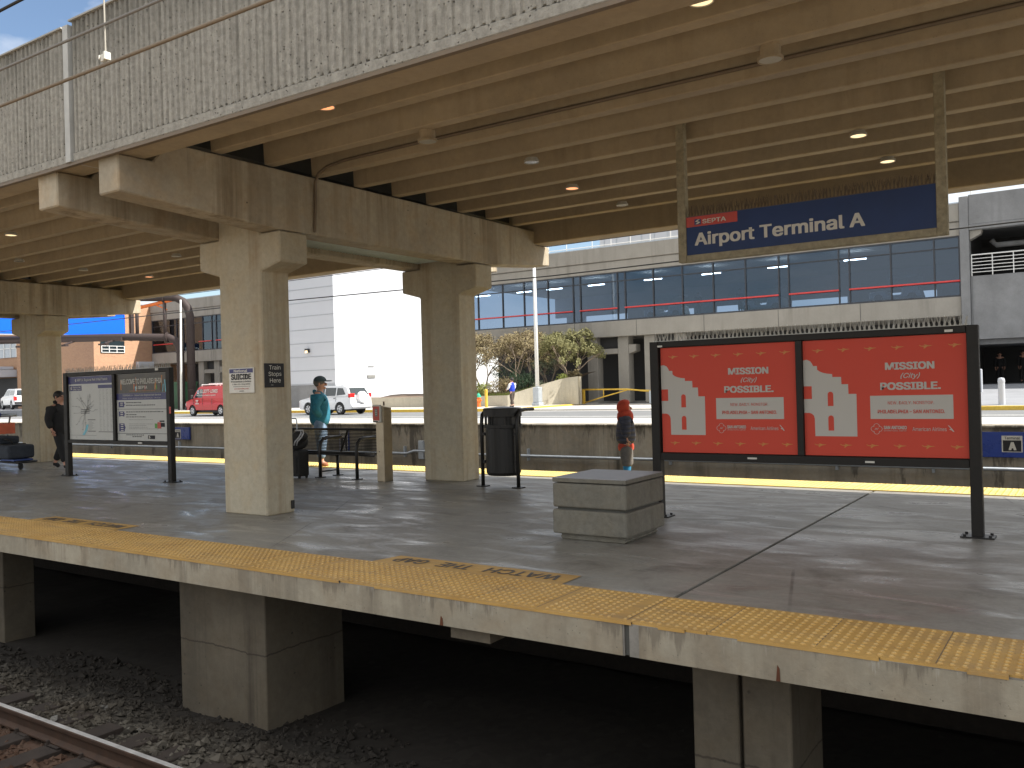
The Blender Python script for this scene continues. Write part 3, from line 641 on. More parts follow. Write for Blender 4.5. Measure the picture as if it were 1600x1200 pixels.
# overhead wires in front of the overpass
def wire(name, pts, r, label, mat='conduit'):
    m = MB(); m.tube(pts, r, 6); return tag(m.build(name, mat, smooth=True), label, 'wire')
wire('contact_wire', [(-40, 2.85, 3.20), (-5.82, 2.85, 3.18), (6, 2.85, 3.15)], .011, 'dark overhead wire carrying the small clamp', 'conduit')
wire('messenger_wire', [(-40, 2.85, 3.43), (-5.8, 2.85, 3.41), (6, 2.85, 3.36)], .009, 'pale grey overhead wire just above the clamp wire', 'galv_dull')
wire('feeder_wire', [(-40, 2.85, 3.8), (6, 2.85, 3.78)], .01, 'dark overhead wire across the corner of the sky', 'blacksteel')
dp = thing('wire_dropper', 'thin vertical dropper with a cream clamp gripping the dark wire', 'wire clamp', (-4.63, 2.85, 3.2))
m = MB(); m.tube([(-4.63, 2.85, 3.2), (-4.64, 2.85, 4.6)], .0045, 6); m.build('dropper_rod', 'lampgrey', dp)
m = MB(); m.box(-4.66, 2.835, 3.195, -4.635, 2.87, 3.235); m.box(-4.628, 2.83, 3.2, -4.61, 2.87, 3.245); m.lathe([(.006, -.004), (.006, .02)], (-4.66, 2.83, 3.21), 8); m.build('clamp', 'signwhite', dp, bevel=.003)
wire('far_wire', [(-60, 14, 3.5), (-15.8, 14, 3.41), (-8.47, 14, 3.32), (6, 14, 3.42)], .012, 'thin wire strung over the far track in front of the white building', 'blacksteel')
wire('far_messenger_wire', [(-60, 14, 3.95), (-15.8, 14, 3.86), (6, 14, 3.9)], .008, 'thinner wire above the far track', 'blacksteel')
# ================================================================ SIGNS
def flat(x0, x1, y, z0, z1):
    """artwork on a face looking towards -y"""
    return lambda a, b, lift: (x0 + (x1 - x0) * a, y - .0012 * lift, z0 + (z1 - z0) * b)
def spikes(m, xa, xb, y, z, h, step, r, dens=4):
    n = int((xb - xa) / step)
    for i in range(n):
        x = xa + (i + .5) * step
        m.box(x - step * .48, y - .02, z, x + step * .48, y + .02, z + .006)
        for k in range(dens):
            dx = r.uniform(-.8, .8) * step * (1 if k % 2 else .5); dy = r.uniform(-.05, .05); w = .0028
            xt, yt, zt = x + dx, y + dy, z + h * r.uniform(.8, 1.05)
            m.add([(x - w, y, z + .004), (x + w, y, z + .004), (xt + w * .5, yt, zt), (xt - w * .5, yt, zt), (x, y - w, z + .004), (x, y + w, z + .004), (xt, yt + w * .5, zt), (xt, yt - w * .5, zt)], [(0, 1, 2, 3), (4, 5, 6, 7)])
            if k == 0: m.add([(x - step * .3, y, z + .005), (x + step * .3, y, z + .005), (x + .002, y, z + h * .55), (x - .002, y, z + h * .55)], [(0, 1, 2, 3)])
def plane_icon(A, cx, cy, w, mat='gold'):
    h = w * 1.3
    pts = [(-.5, .10), (-.42, .08), (-.36, -.02), (-.1, -.10), (-.16, -.30), (-.06, -.30), (.1, -.08), (.36, .0), (.5, .03), (.42, .07), (.18, .08), (-.06, .22), (-.12, .22), (-.02, .06), (-.3, .04), (-.42, .16)]
    A.poly(mat, [(cx + x * w, cy + yy * h * .62) for x, yy in pts], 2)
def post(m, x, y, z0, z1, w=.09, d=.09): m.box(x - w / 2, y, z0, x + w / 2, y + d, z1)
def baseplate(parent, x, y):
    m = MB(); m.box(x - .12, y - .04, .0, x + .12, y + .13, .012)
    for a in (-.09, .09):
        for c in (-.02, .11): m.lathe([(.012, .012), (.012, .028)], (x + a, y + c, 0), 8)
    m.build('base_plate', 'blacksteel', parent)
# --- the red double poster board
yB = 7.72
bb = thing('poster_board', 'wide black framed board holding two identical red San Antonio flight posters', 'poster board', (-2.19, yB, 0))
for x in (-3.555, -.835):
    m = MB(); post(m, x, yB, .0, 1.675, .085, .09); m.build('post', 'blackframe', bb, bevel=.004); baseplate(bb, x, yB)
m = MB()
m.box(-3.51, yB + .005, 1.62, -.88, yB + .08, 1.675); m.box(-3.51, yB + .005, .545, -.88, yB + .08, .615); m.box(-2.215, yB + .003, .616, -2.16, yB + .079, 1.619)
m.box(-3.51, yB + .045, .616, -.88, yB + .07, 1.619)
m.build('frame', 'blackframe', bb, bevel=.003)
m = MB(); spikes(m, -3.56, -.84, yB + .04, 1.676, .085, .038, random.Random(2), 5); m.build('bird_spikes', 'spike', bb, recalc=False)
m = MB()
for (x, z, w, h) in ((-3.49, 1.622, .05, .017), (-1.0, 1.628, .06, .02), (-2.62, .575, .085, .016), (-1.62, .568, .075, .016)): m.box(x - w / 2, yB - .001, z, x + w / 2, yB + .004, z + h)
m.build('label_plate', 'signwhite', bb)
SIL = [(0, .829), (.024, .835), (.047, .821), (.058, .80), (.066, .778), (.091, .777), (.092, .744), (.108, .728), (.127, .717), (.155, .708), (.188, .703), (.189, .678), (.245, .676), (.246, .614), (.288, .613), (.289, .53), (.339, .529), (.338, .167), (.069, .167), (.068, .32), (.063, .345), (.05, .362), (.034, .37), (0, .37), (0, .491), (.053, .491), (.053, .602), (0, .602)]
for (xa, xb) in ((-3.50, -2.218), (-2.157, -.868)):
    yp = yB + .044
    m = MB(); m.box(xa, yp - .006, .62, xb, yp, 1.615); pa = m.build('poster', 'red', bb)
    A = Art(flat(xa, xb, yp - .006, .62, 1.615))
    A.poly('artgrey', SIL, 1)
    for z0_, z1_ in ((.428, .54), (.216, .335)):
        A.poly('red', [(.156, z0_), (.192, z0_), (.192, z1_ - .012)] + [(.174 + .018 * math.cos(t), z1_ - .012 + .024 * math.sin(t)) for t in (.4, .8, 1.2, 1.57, 1.95, 2.35, 2.75)] + [(.156, z1_ - .012)], 2)
    A.text('artgrey', 'MISSION', .519, .724, .809, .786, bold=.04)
    A.text('artgrey', '(City)', .61, .643, .725, .697, shear=.35, bold=.012)
    A.text('artgrey', 'POSSIBLE.', .487, .557, .842, .62, bold=.04)
    A.rect('artgrey', .423, .316, .909, .511)
    A.text('red', 'NEW. DAILY. NONSTOP.', .53, .436, .80, .463, bold=.0)
    A.text('red', 'PHILADELPHIA – SAN ANTONIO.', .468, .362, .861, .393, bold=.02)
    for k in range(4):
        cx, cy = .458 + .017 * (k in (0,)) - .017 * (k == 1), .233 + .022 * (k == 2) - .022 * (k == 3)
        a0 = (0, math.pi, math.pi / 2, -math.pi / 2)[k]
        A.line('artgrey', [(cx + .017 * math.cos(a0 + t), cy + .0225 * math.sin(a0 + t)) for t in [-1.75 + .35 * q for q in range(11)]], .0028)
    A.line('artgrey', [(.447, .225), (.455, .24), (.460, .226), (.470, .242)], .003)
    A.text('artgrey', 'SAN ANTONIO', .502, .230, .639, .259, bold=.035)
    A.text('artgrey', 'INTERNATIONAL AIRPORT', .502, .213, .638, .223, bold=.0)
    A.text('artgrey', 'American Airlines', .672, .217, .868, .249, bold=.0)
    A.poly('artgrey', [(.875, .265), (.882, .262), (.899, .236), (.893, .234)], 2); A.poly('artgrey', [(.884, .234), (.899, .236), (.911, .213), (.903, .213), (.896, .224), (.884, .228)], 2)
    for k in range(6):
        plane_icon(A, .1 + .1652 * k, .910, .08); plane_icon(A, .1 + .1652 * k, .091, .08)
    A.build(pa)
# --- map and welcome board at the left
yL = 7.87
lb = thing('notice_board', 'black framed notice board with a rail map and a welcome poster', 'notice board', (-12.8, yL, 0))
for x in (-14.22, -11.43):
    m = MB(); post(m, x, yL, 0, 1.70, .09 if x > -12 else .10, .08); m.build('post', 'blackframe', lb, bevel=.004); baseplate(lb, x, yL)
m = MB(); m.box(-14.17, yL + .005, 1.64, -11.48, yL + .08, 1.70); m.box(-14.17, yL + .005, .55, -11.48, yL + .08, .60); m.box(-12.87, yL + .003, .601, -12.80, yL + .079, 1.639); m.box(-14.17, yL + .045, .601, -11.48, yL + .07, 1.639)
m.build('frame', 'blackframe', lb, bevel=.003)
m = MB(); spikes(m, -14.24, -11.36, yL + .04, 1.701, .085, .05, random.Random(4), 4); m.build('bird_spikes', 'spike', lb, recalc=False)
m = MB(); m.box(-11.72, yL - .004, 1.665, -11.65, yL + .004, 1.70); m.box(-12.2, yL - .004, .565, -12.1, yL + .004, .585); m.build('label_plate', 'signwhite', lb)
m = MB(); m.box(-11.40, yL - .005, 1.02, -11.36, yL - .0005, 1.12); m.build('post_sticker', 'signred', lb)
yp = yL + .044
def septa(A, x0, z0, x1, z1, mat='signwhite'):      # the stylised S in a square
    w, h = x1 - x0, z1 - z0
    P = [(.1, .62), (.5, .95), (.92, .95), (.6, .72), (.42, .62), (.92, .42), (.92, .3), (.5, .05), (.06, .05), (.42, .3), (.56, .4), (.1, .55)]
    A.poly(mat, [(x0 + a * w, z0 + b * h) for a, b in P], 3)
A = Art(lambda a, b, l: (a, yp - .006 - .0012 * l, b))
m = MB(); m.box(-14.165, yp - .006, .605, -12.875, yp, 1.635); mapp = m.build('map_poster', 'paper', lb)
A.rect('purple', -14.165, 1.51, -12.875, 1.63)
septa(A, -13.97, 1.545, -13.92, 1.595); A.text('signwhite', 'SEPTA  Regional Rail & Rail Transit', -13.90, 1.545, -13.03, 1.595, bold=.01)
A.rect('purple', -14.14, 1.40, -13.78, 1.485); septa(A, -14.12, 1.415, -14.05, 1.47); A.text('signwhite', 'Regional Rail', -14.03, 1.445, -13.80, 1.47); A.text('signwhite', '& Rail Transit', -14.03, 1.412, -13.80, 1.438)
A.rect('purple', -13.31, 1.43, -12.9, 1.485)
r = random.Random(9)
def branch(x, z, dx, dz, n, w):
    P = [(x, z)]
    for k in range(n):
        x += dx * r.uniform(.6, 1.3) + r.uniform(-.02, .02); z += dz * r.uniform(.6, 1.3) + r.uniform(-.02, .02); P.append((x, z))
        if r.random() < .3: A.line('mapgrey', [(x - .02, z), (x + .03, z + .005)], .006)
    A.line('mapgrey', P, w)
cx, cz = -13.68, 1.06
for k in range(11):
    a = math.pi * (.12 + .076 * k); branch(cx + r.uniform(-.1, .1), cz + r.uniform(-.04, .04), .07 * math.cos(a) + r.uniform(-.02, .02), .07 * math.sin(a), 5, .0045)
for dx, dz in ((-.05, -.07), (-.07, -.05), (-.03, -.08), (0, -.08), (-.09, 0), (.08, .01)): branch(cx + r.uniform(-.08, .08), cz, dx, dz, 4, .0045)
for z in (1.03, 1.06, 1.09): A.line('mapgrey', [(cx - .14, z), (cx + .12, z + .004)], .012)
A.poly('mapblue', [(-13.79, .68), (-13.72, .68), (-13.64, .76), (-13.60, .85), (-13.66, .85), (-13.70, .77)], 2)
for (x0_, z0_, x1_) in ((-13.62, .92, -13.40), (-13.62, .735, -13.40)): A.rect('mapgrey', x0_, z0_, x1_, z0_ + .016, 2)
for k in range(9):
    A.rect('mapgrey', -13.60, .90 - .017 * k, -13.60 + r.uniform(.08, .17), .904 - .017 * k, 2)
for c_ in range(4):
    for k in range(34): A.rect('mapgrey', -13.28 + .1 * c_, 1.40 - .0195 * k, -13.28 + .1 * c_ + r.uniform(.02, .06), 1.404 - .0195 * k, 2)
A.line('mapgrey', [(-14.15, .675), (-13.38, .675)], .005); A.line('textgrey', [(-13.32, .735), (-12.89, .735)], .008)
A.build(mapp)
A = Art(lambda a, b, l: (a, yp - .006 - .0012 * l, b))
m = MB(); m.box(-12.795, yp - .006, .605, -11.49, yp, 1.635); wel = m.build('welcome_poster', 'paper', lb)
A.rect('photo', -12.795, 1.335, -11.49, 1.632)
r = random.Random(21)
for k in range(16):
    x = r.uniform(-12.75, -11.52); A.line(r.choice(['green', 'gold', 'signred', 'mapblue', 'mapgrey', 'photo']), [(x, r.uniform(1.345, 1.40)), (x + r.uniform(-.02, .03), r.uniform(1.42, 1.60))], r.uniform(.01, .03), 2)
A.text('signwhite', 'WELCOME TO PHILADELPHIA', -12.68, 1.475, -11.61, 1.555, bold=.02, lift=4)
septa(A, -12.29, 1.395, -12.23, 1.445); A.text('signwhite', 'SEPTA', -12.21, 1.397, -11.98, 1.443, bold=.03, lift=4)
A.text('gold', 'The Regional Public Transportation System', -12.46, 1.355, -11.78, 1.378, lift=4)
A.rect('purple', -12.795, 1.232, -11.49, 1.334)
A.text('signwhite', 'TERMINAL A - Airport Line Regional Rail Service', -12.63, 1.285, -11.65, 1.318, bold=.01); A.text('signwhite', 'Departs :13 and :43 after the hour from 5:13 a.m. - 12:13 a.m.', -12.63, 1.246, -11.64, 1.266)
for (z0_, z1_, n) in ((1.12, 1.205, 2), (.978, 1.056, 3), (.745, .87, 4)):
    A.poly('purple', [(-12.745, z0_), (-12.60, z0_), (-12.60, z0_ + .025), (-12.575, (z0_ + z1_) / 2), (-12.60, z1_ - .025), (-12.60, z1_), (-12.745, z1_)], 2)
    for k in range(n): A.rect('signwhite', -12.70, z1_ - .025 - .03 * k, -12.63, z1_ - .014 - .03 * k, 3)
def tl(x0_, z, w, mat='textgrey', h=.011):
    x = x0_
    while x < x0_ + w - .02:
        l_ = r.uniform(.02, .06); A.rect(mat, x, z, min(x + l_, x0_ + w), z + h, 2); x += l_ + .012
for z, w in ((1.185, .42), (1.145, .76), (1.042, .95), (1.0, .27), (.965, .5)): tl(-12.55, z, w)
for z, w in ((.925, .62), (.86, .6), (.835, .45), (.81, .5), (.785, .75)): tl(-12.48, z, w, 'mapgrey', .006)
tl(-12.56, .688, .46); tl(-12.40, .662, .27)
A.line('textgrey', [(-12.79, 1.092), (-11.50, 1.088)], .006); A.line('textgrey', [(-12.79, .715), (-11.50, .717)], .006)
A.rect('green', -11.82, .80, -11.74, .87, 2); A.rect('signred', -11.75, .795, -11.66, .89, 3); A.rect('textgrey', -11.67, .82, -11.57, .88, 3); A.rect('textgrey', -11.70, .895, -11.58, .915, 2)
A.rect('textgrey', -12.0, .635, -11.82, .69, 2); septa(A, -11.99, .64, -11.93, .685)
A.build(wel)
# --- hanging station sign
yH = 7.75
hs = thing('station_sign', 'hanging navy station sign reading Airport Terminal A in an aggregate frame', 'station sign', (-2.13, yH, 3.6))
for x in (-3.245, -1.028):
    m = MB(); m.box(x - .04, yH, 2.41, x + .04, yH + .08, 4.095); m.build('hanger_post', 'bronze_frame' if 0 else 'bronze_frame', hs, bevel=.004)
m = MB(); m.box(-3.204, yH + .002, 2.408, -1.069, yH + .078, 2.472); m.build('bottom_bar', 'bronze_frame', hs, bevel=.004)
m = MB(); m.box(-3.204, yH + .015, 2.473, -1.069, yH + .065, 2.83); sp = m.build('sign_panel', 'navy', hs)
m = MB(); spikes(m, -3.2, -1.07, yH + .04, 2.831, .10, .03, random.Random(6), 6); m.build('bird_spikes', 'spike' if 0 else 'conduit', hs, recalc=False)
A = Art(flat(-3.204, -1.069, yH + .015, 2.465, 2.83))
A.rect('signred', 0, .735, .215, .992); 
for k in range(6): A.rect(['signred', 'signred', 'purple', 'purple', 'navy', 'navy'][k], .215 + .008 * k, .735, .223 + .008 * k, .992, 1) if k < 2 else None
A.rect('purple', .038, .78, .068, .925, 2); septa(A, .040, .79, .066, .915)
A.text('signwhite', 'SEPTA', .075, .79, .181, .90, bold=.02)
A.text('signwhite', 'Airport Terminal A', .037, .165, .745, .575, bold=.028)
A.build(sp, {'signred': 'red_corner', 'signwhite': 'lettering'})
# --- column signs
m = MB(); m.box(-7.78, 6.105, 1.292, -7.375, 6.119, 1.562)
s1 = tag(m.build('lifeline_sign', 'signwhite', bevel=.012, seg=2), 'white National Suicide Prevention Lifeline sign fixed to the front column', 'sign')
A = Art(flat(-7.78, -7.375, 6.105, 1.292, 1.562))
A.rect('purple', .03, .80, .97, .965); A.text('signwhite', 'National', .22, .825, .76, .94, bold=.02)
A.text('textgrey', 'SUICIDE', .10, .535, .90, .765, bold=.035); A.text('textgrey', 'Prevention Lifeline', .10, .43, .90, .50, bold=.01)
A.text('textgrey', '1-800-273-TALK (8255)', .14, .325, .86, .385, bold=.01); A.text('textgrey', 'suicidepreventionlifeline.org', .18, .245, .84, .29); A.text('signred', 'WITH HELP COMES HOPE', .22, .155, .80, .20, bold=.01); A.rect('textgrey', .42, .075, .60, .10)
A.build(s1)
xs_ = -7.24
m = MB(); m.box(xs_ + .001, 6.125, 1.345, xs_ + .014, 6.385, 1.598); s2 = tag(m.build('train_stops_sign', 'textgrey', bevel=.002), 'dark sign reading Train Stops Here on the side of the front column', 'sign')
A = Art(lambda a, b, l: (xs_ + .014 + .0012 * l, 6.125 + .26 * a, 1.345 + .253 * b))
for k, (t_, a0, a1) in enumerate((('Train', .22, .80), ('Stops', .18, .84), ('Here', .24, .80))): A.text('signwhite', t_, a0, .74 - .27 * k - (.04 if t_ == 'Stops' else 0), a1, .92 - .27 * k, bold=.0)
A.line('signwhite', [(.3, .1), (.42, .1)], .012); A.build(s2)
m = MB(); m.box(xs_ + .001, 6.44, .04, xs_ + .02, 6.48, .13); tag(m.build('column_outlet', 'blacksteel', bevel=.003), 'small dark outlet box low on the side of the front column', 'outlet')
# --- blue wall signs across the far track
def wallsign(x0, x1, z0, z1, xa, xb, za, zb, label, big=True):
    m = MB(); m.box(x0, 14.925, z0, x1, 14.965, z1); o = tag(m.build('terminal_sign', 'blue', bevel=.004), label, 'wall sign', 'blue Terminal A signs along the track wall')
    A = Art(flat(xa, xb, 14.925, za, zb))
    A.rect('signwhite', 0, 0, 1, 1); A.rect('textgrey', .06, .04, .94, .72, 2); A.text('textgrey', 'Terminal', .14, .78, .88, .95, bold=.01); A.text('signwhite', 'A', .33, .12, .70, .62, bold=.05); A.build(o)
wallsign(-3.75, -.35, .02, .40, -1.26, -.99, .10, .345, 'long blue Terminal A sign on the track wall behind the red posters')
A = Art(flat(-3.39, -3.2, 14.925, .2, .3)); 
wallsign(-21.95, -20.75, .05, .385, -21.40, -21.13, .075, .325, 'blue Terminal A sign on the track wall right of the notice board')
wallsign(-15.04, -14.74, -.22, .35, -15.02, -14.76, -.2, .33, 'white framed Terminal A sign seen through the bench slats')

# ================================================================ PLATFORM FURNITURE
t = thing('concrete_seat_block', 'squat banded concrete block with a flat slab top beside the red posters', 'concrete block', (-3.48, 6.6, 0))
bx0, bx1, by0, by1 = -3.835, -3.145, 6.245, 6.965
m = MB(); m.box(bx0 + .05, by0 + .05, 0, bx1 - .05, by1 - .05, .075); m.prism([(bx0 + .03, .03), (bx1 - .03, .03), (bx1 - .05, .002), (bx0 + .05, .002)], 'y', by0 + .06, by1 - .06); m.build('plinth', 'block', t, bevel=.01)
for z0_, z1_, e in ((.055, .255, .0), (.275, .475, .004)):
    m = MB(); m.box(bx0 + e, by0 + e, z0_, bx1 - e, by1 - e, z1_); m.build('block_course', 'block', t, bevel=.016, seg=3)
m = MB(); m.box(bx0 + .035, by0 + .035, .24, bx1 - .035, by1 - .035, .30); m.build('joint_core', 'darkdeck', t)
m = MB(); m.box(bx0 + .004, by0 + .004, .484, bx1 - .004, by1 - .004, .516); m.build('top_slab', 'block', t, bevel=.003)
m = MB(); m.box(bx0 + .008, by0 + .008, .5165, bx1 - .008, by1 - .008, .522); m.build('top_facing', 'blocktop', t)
m = MB(); m.box(bx0 + .05, by0 + .05, .47, bx1 - .05, by1 - .05, .484); m.build('slab_bed', 'darkdeck', t)
# litter bin
bn = thing('litter_bin', 'black barrel litter bin hung between two bent tube posts', 'litter bin', (-6.38, 9.28, 0))
cx, cy = -6.40, 9.26
m = MB(); m.lathe([(.01, .15), (.21, .15), (.235, .19), (.235, .74), (.23, .76)], (cx, cy, 0), 32, 1.0, .85)
m.build('barrel', 'blacksteel', bn, smooth=False)
m = MB(); m.lathe([(.2, .761), (.2, .90), (.262, .905), (.262, 1.0), (.25, 1.012), (.05, 1.03)], (cx, cy, 0), 32, 1.0, .85); m.lathe([(.262, .76), (.262, .80), (.24, .80), (.24, .76)], (cx, cy, 0), 32, 1., .85)
for a in (.3, 1.3, 2.0, 3.4, 4.4, 5.4): m.box(cx + .235 * math.cos(a) - .012, cy + .2 * math.sin(a) - .012, .79, cx + .235 * math.cos(a) + .012, cy + .2 * math.sin(a) + .012, .91)
m.build('hood', 'blacksteel', bn)
for s_ in (-1, 1):
    px = cx + s_ * .275; m = MB()
    m.tube([(px, cy - .08, 0), (px, cy - .08, .84), (px + s_ * .0, cy - .06, .93), (px, cy - .0, .975), (px, cy + .09, .985), (px, cy + .3, .985)], .024, 10); m.build('post', 'blacksteel', bn, smooth=True)
    m = MB(); m.box(px - .065, cy - .14, 0, px + .065, cy - .02, .014); m.build('base_plate', 'blacksteel', bn)
    m = MB(); m.box(min(px, px - s_ * .05), cy - .095, .3, max(px, px - s_ * .05), cy - .065, .34); m.box(min(px, px - s_ * .05), cy - .095, .66, max(px, px - s_ * .05), cy - .065, .70); m.build('hanger', 'blacksteel', bn)
# help post
kp = thing('help_post', 'square steel help post with a red and white call panel', 'help post', (-8.35, 9.2, 0))
m = MB(); m.box(-8.45, 9.1, 0, -8.31, 9.28, 1.0); m.prism([(9.1, 1.001), (9.28, 1.001), (9.28, 1.03), (9.1, 1.06)], 'x', -8.45, -8.31); m.build('housing', 'stainless', kp, bevel=.006)
m = MB(); m.box(-8.475, 9.06, .83, -8.325, 9.099, 1.075); pn = m.build('call_panel', 'signwhite', kp, bevel=.012, seg=2)
A = Art(flat(-8.475, -8.325, 9.06, .83, 1.075)); A.rect('signred', .1, .12, .9, .92); A.rect('mapgrey', .35, .35, .68, .78, 2); A.rect('textgrey', .15, .02, .7, .08, 2)
for z in (.45, .55, .65): A.rect('signwhite', .4, z, .63, z + .03, 3)
A.build(pn)
m = MB(); m.lathe([(.012, 1.06), (.012, 1.12)], (-8.38, 9.2, 0), 8); m.build('beacon', 'conduit', kp)
m = MB(); m.lathe([(.008, -.002), (.008, .004)], (0, 0, 0), 10); m.xform(lambda v: (v.x - 8.39, 9.097 + v.z * 0 - .002, .42 + v.y)); m.build('lock', 'blacksteel', kp)
# bench
bh = thing('bench', 'black slatted steel bench with curved tube armrests', 'bench', (-9.8, 9.5, 0))
xa, xb = -10.95, -8.93
m = MB()
prof = []                                              # slat line: seat then back
for k in range(12): prof.append((9.24 + .032 * k, .385 - .006 * k))
for k in range(16): prof.append((9.62 + .0112 * k, .35 + .0213 * k))
for (y, z) in prof: m.tube([(xa + .02, y, z), (xb - .02, y, z)], .0075, 6)
m.build('slats', 'blacksteel', bh, smooth=True)
m = MB(); m.tube([(xa, 9.80, .69), (xb + .06, 9.80, .69)], .016, 8); m.tube([(xa, 9.22, .385), (xb, 9.22, .385)], .016, 8); m.tube([(xa, 9.22, .35), (xb, 9.22, .35)], .012, 8); m.build('edge_rail', 'blacksteel', bh, smooth=True)
for i, x in enumerate((xb, -9.68, xa + .05)):
    m = MB(); m.tube([(x, 9.2, 0), (x, 9.2, .44), (x, 9.22, .52), (x, 9.27, .57), (x, 9.36, .59), (x, 9.64, .585)], .025, 10); m.build('leg', 'blacksteel', bh, smooth=True)
    m = MB(); m.tube([(x, 9.2, .36), (x, 9.55, .31), (x, 9.63, .34), (x, 9.70, .48), (x, 9.80, .69)], .018, 8); m.build('side_tube', 'blacksteel', bh, smooth=True)
    m = MB(); m.box(x - .055, 9.14, 0, x + .055, 9.26, .012); m.build('base_plate', 'blacksteel', bh)
    if i:
        m = MB(); m.tube([(x, 9.56, 0), (x, 9.56, .32)], .025, 10); m.build('leg', 'blacksteel', bh, smooth=True)
        m = MB(); m.tube([(x, 9.2, .09), (x, 9.56, .09)], .012, 8); m.box(x - .055, 9.5, 0, x + .055, 9.62, .012); m.build('cross_tube', 'blacksteel', bh)
# suitcase and rucksack
sc_ = thing('suitcase', 'upright black suitcase with its pull handle raised, beside the front column', 'suitcase', (-10.03, 9.05, 0))
m = MB(); m.box(-10.24, 8.93, .03, -9.84, 9.14, .42); m.build('case_body', 'caseblack', sc_, bevel=.03, seg=3)
m = MB(); m.box(-10.2, 8.915, .08, -9.88, 8.93, .34); m.build('front_pocket', 'caseblack', sc_, bevel=.01)
m = MB(); m.tube([(-10.21, 9.1, .42), (-10.21, 9.1, .86), (-10.19, 9.1, .885), (-10.07, 9.1, .885), (-10.05, 9.1, .86), (-10.05, 9.1, .42)], .009, 8); m.build('pull_handle', 'galv', sc_, smooth=True)
for x in (-10.2, -9.88):
    for y in (8.97, 9.11):
        m = MB(); m.tube([(x - .012, y, .02), (x + .012, y, .02)], .02, 10); m.build('wheel', 'tyre', sc_)
rk = thing('rucksack', 'black and light grey rucksack lying on top of the black suitcase', 'rucksack', (-9.98, 9.02, .42))
m = MB(); m.ball((-9.97, 9.03, .54), .20, .12, .12); m.ball((-9.88, 9.0, .62), .14, .1, .09); m.ball((-10.12, 9.0, .50), .13, .1, .08)
m.xform(lambda v: Vector((v.x, v.y, max(v.z, .422)))); m.build('bag_body', 'caseblack', rk, smooth=True)
for dx in (0, .05):
    m = MB(); m.tube([(-9.92 + dx, 8.92, .50), (-9.86 + dx, 8.89, .56), (-9.79 + dx, 8.90, .62), (-9.775 + dx, 8.93, .68), (-9.82 + dx, 8.96, .72), (-9.92 + dx, 8.95, .715)], .011, 6); m.build('shoulder_strap', 'strap', rk, smooth=True)
m = MB(); m.tube([(-10.2, 8.93, .53), (-10.1, 8.9, .56), (-10.0, 8.9, .575)], .009, 6); m.build('side_strap', 'strap', rk, smooth=True)
m = MB(); m.box(-7.62, 8.05, .001, -7.50, 8.10, .006); tag(m.build('paper_scrap', 'paper'), 'small white paper scrap lying on the platform floor', 'litter')
# luggage trolley with cases, pushed in from the left edge
lt = thing('luggage_trolley', 'airport luggage trolley with a blue frame at the left edge of the photo', 'luggage trolley', (-16.4, 8.1, 0))
m = MB()
for y in (7.92, 8.28): m.tube([(-17.3, y, .17), (-15.95, y, .17)], .018, 8)
for x in (-17.2, -16.6, -16.1): m.tube([(x, 7.92, .17), (x, 8.28, .17)], .016, 8)
m.tube([(-15.95, 7.92, .17), (-15.9, 8.1, .17), (-15.95, 8.28, .17)], .02, 8); m.tube([(-15.93, 7.95, .17), (-15.9, 7.95, .08)], .01, 6); m.build('frame', 'blacksteel', lt, smooth=True)
m = MB(); m.box(-16.5, 7.93, .19, -16.05, 8.27, .215); m.build('deck_plate', 'cartblue', lt)
m = MB()
for y in (7.92, 8.28): m.tube([(-17.0, y, .17), (-17.0, y, .55), (-16.85, y, .98), (-16.62, y, 1.0)], .018, 8)
m.tube([(-16.62, 7.92, 1.0), (-16.62, 8.28, 1.0)], .03, 10)
for z in (.6, .68, .76): m.tube([(-17.1, 7.92, z), (-16.75, 7.92, z), (-16.75, 8.28, z), (-17.1, 8.28, z)], .007, 6)
for x in (-17.05, -16.95, -16.85): m.tube([(x, 7.92, .58), (x, 7.92, .78)], .006, 6)
m.build('push_frame', 'galv', lt, smooth=True)
m = MB(); m.ball((-16.6, 7.95, 1.02), .03, .05, .055); m.build('brake_grip', 'cartblue', lt, smooth=True)
m = MB(); m.box(-16.84, 7.93, .66, -16.66, 8.27, .86); m.build('advert_panel', 'cartorange', lt)
for (x, y) in ((-16.72, 7.97), (-16.48, 8.26), (-17.2, 7.97)):
    m = MB(); m.tube([(x, y - .018, .06), (x, y + .018, .06)], .06, 14); m.tube([(x, y - .03, .07), (x, y - .03, .17)], .012, 6); m.build('castor', 'tyre', lt)
lc = thing('large_navy_suitcase', 'large navy soft suitcase lying flat on the luggage trolley', 'suitcase', (-16.7, 8.1, .22))
m = MB(); m.box(-17.4, 7.86, .222, -16.1, 8.34, .47); m.build('case_body', 'casenavy', lc, bevel=.05, seg=3)
m = MB(); m.box(-17.4, 7.9, .46, -16.35, 8.3, .482); m.build('lid_edge', 'caseblack', lc)
lc2 = thing('upper_travel_bag', 'navy and light grey travel bag on top of the flat suitcase', 'travel bag', (-16.9, 8.1, .48))
m = MB(); m.box(-17.4, 7.92, .484, -16.52, 8.28, .62); m.build('bag_body', 'casenavy', lc2, bevel=.03, seg=2)
m = MB(); m.box(-17.4, 7.91, .52, -16.60, 7.918, .58); m.build('pale_panel', 'strap', lc2)
m = MB(); m.tube([(-16.54, 8.0, .56), (-16.4, 8.0, .57), (-16.3, 8.02, .53), (-16.33, 8.05, .49)], .016, 6); m.build('carry_strap', 'caseblack', lc2, smooth=True)
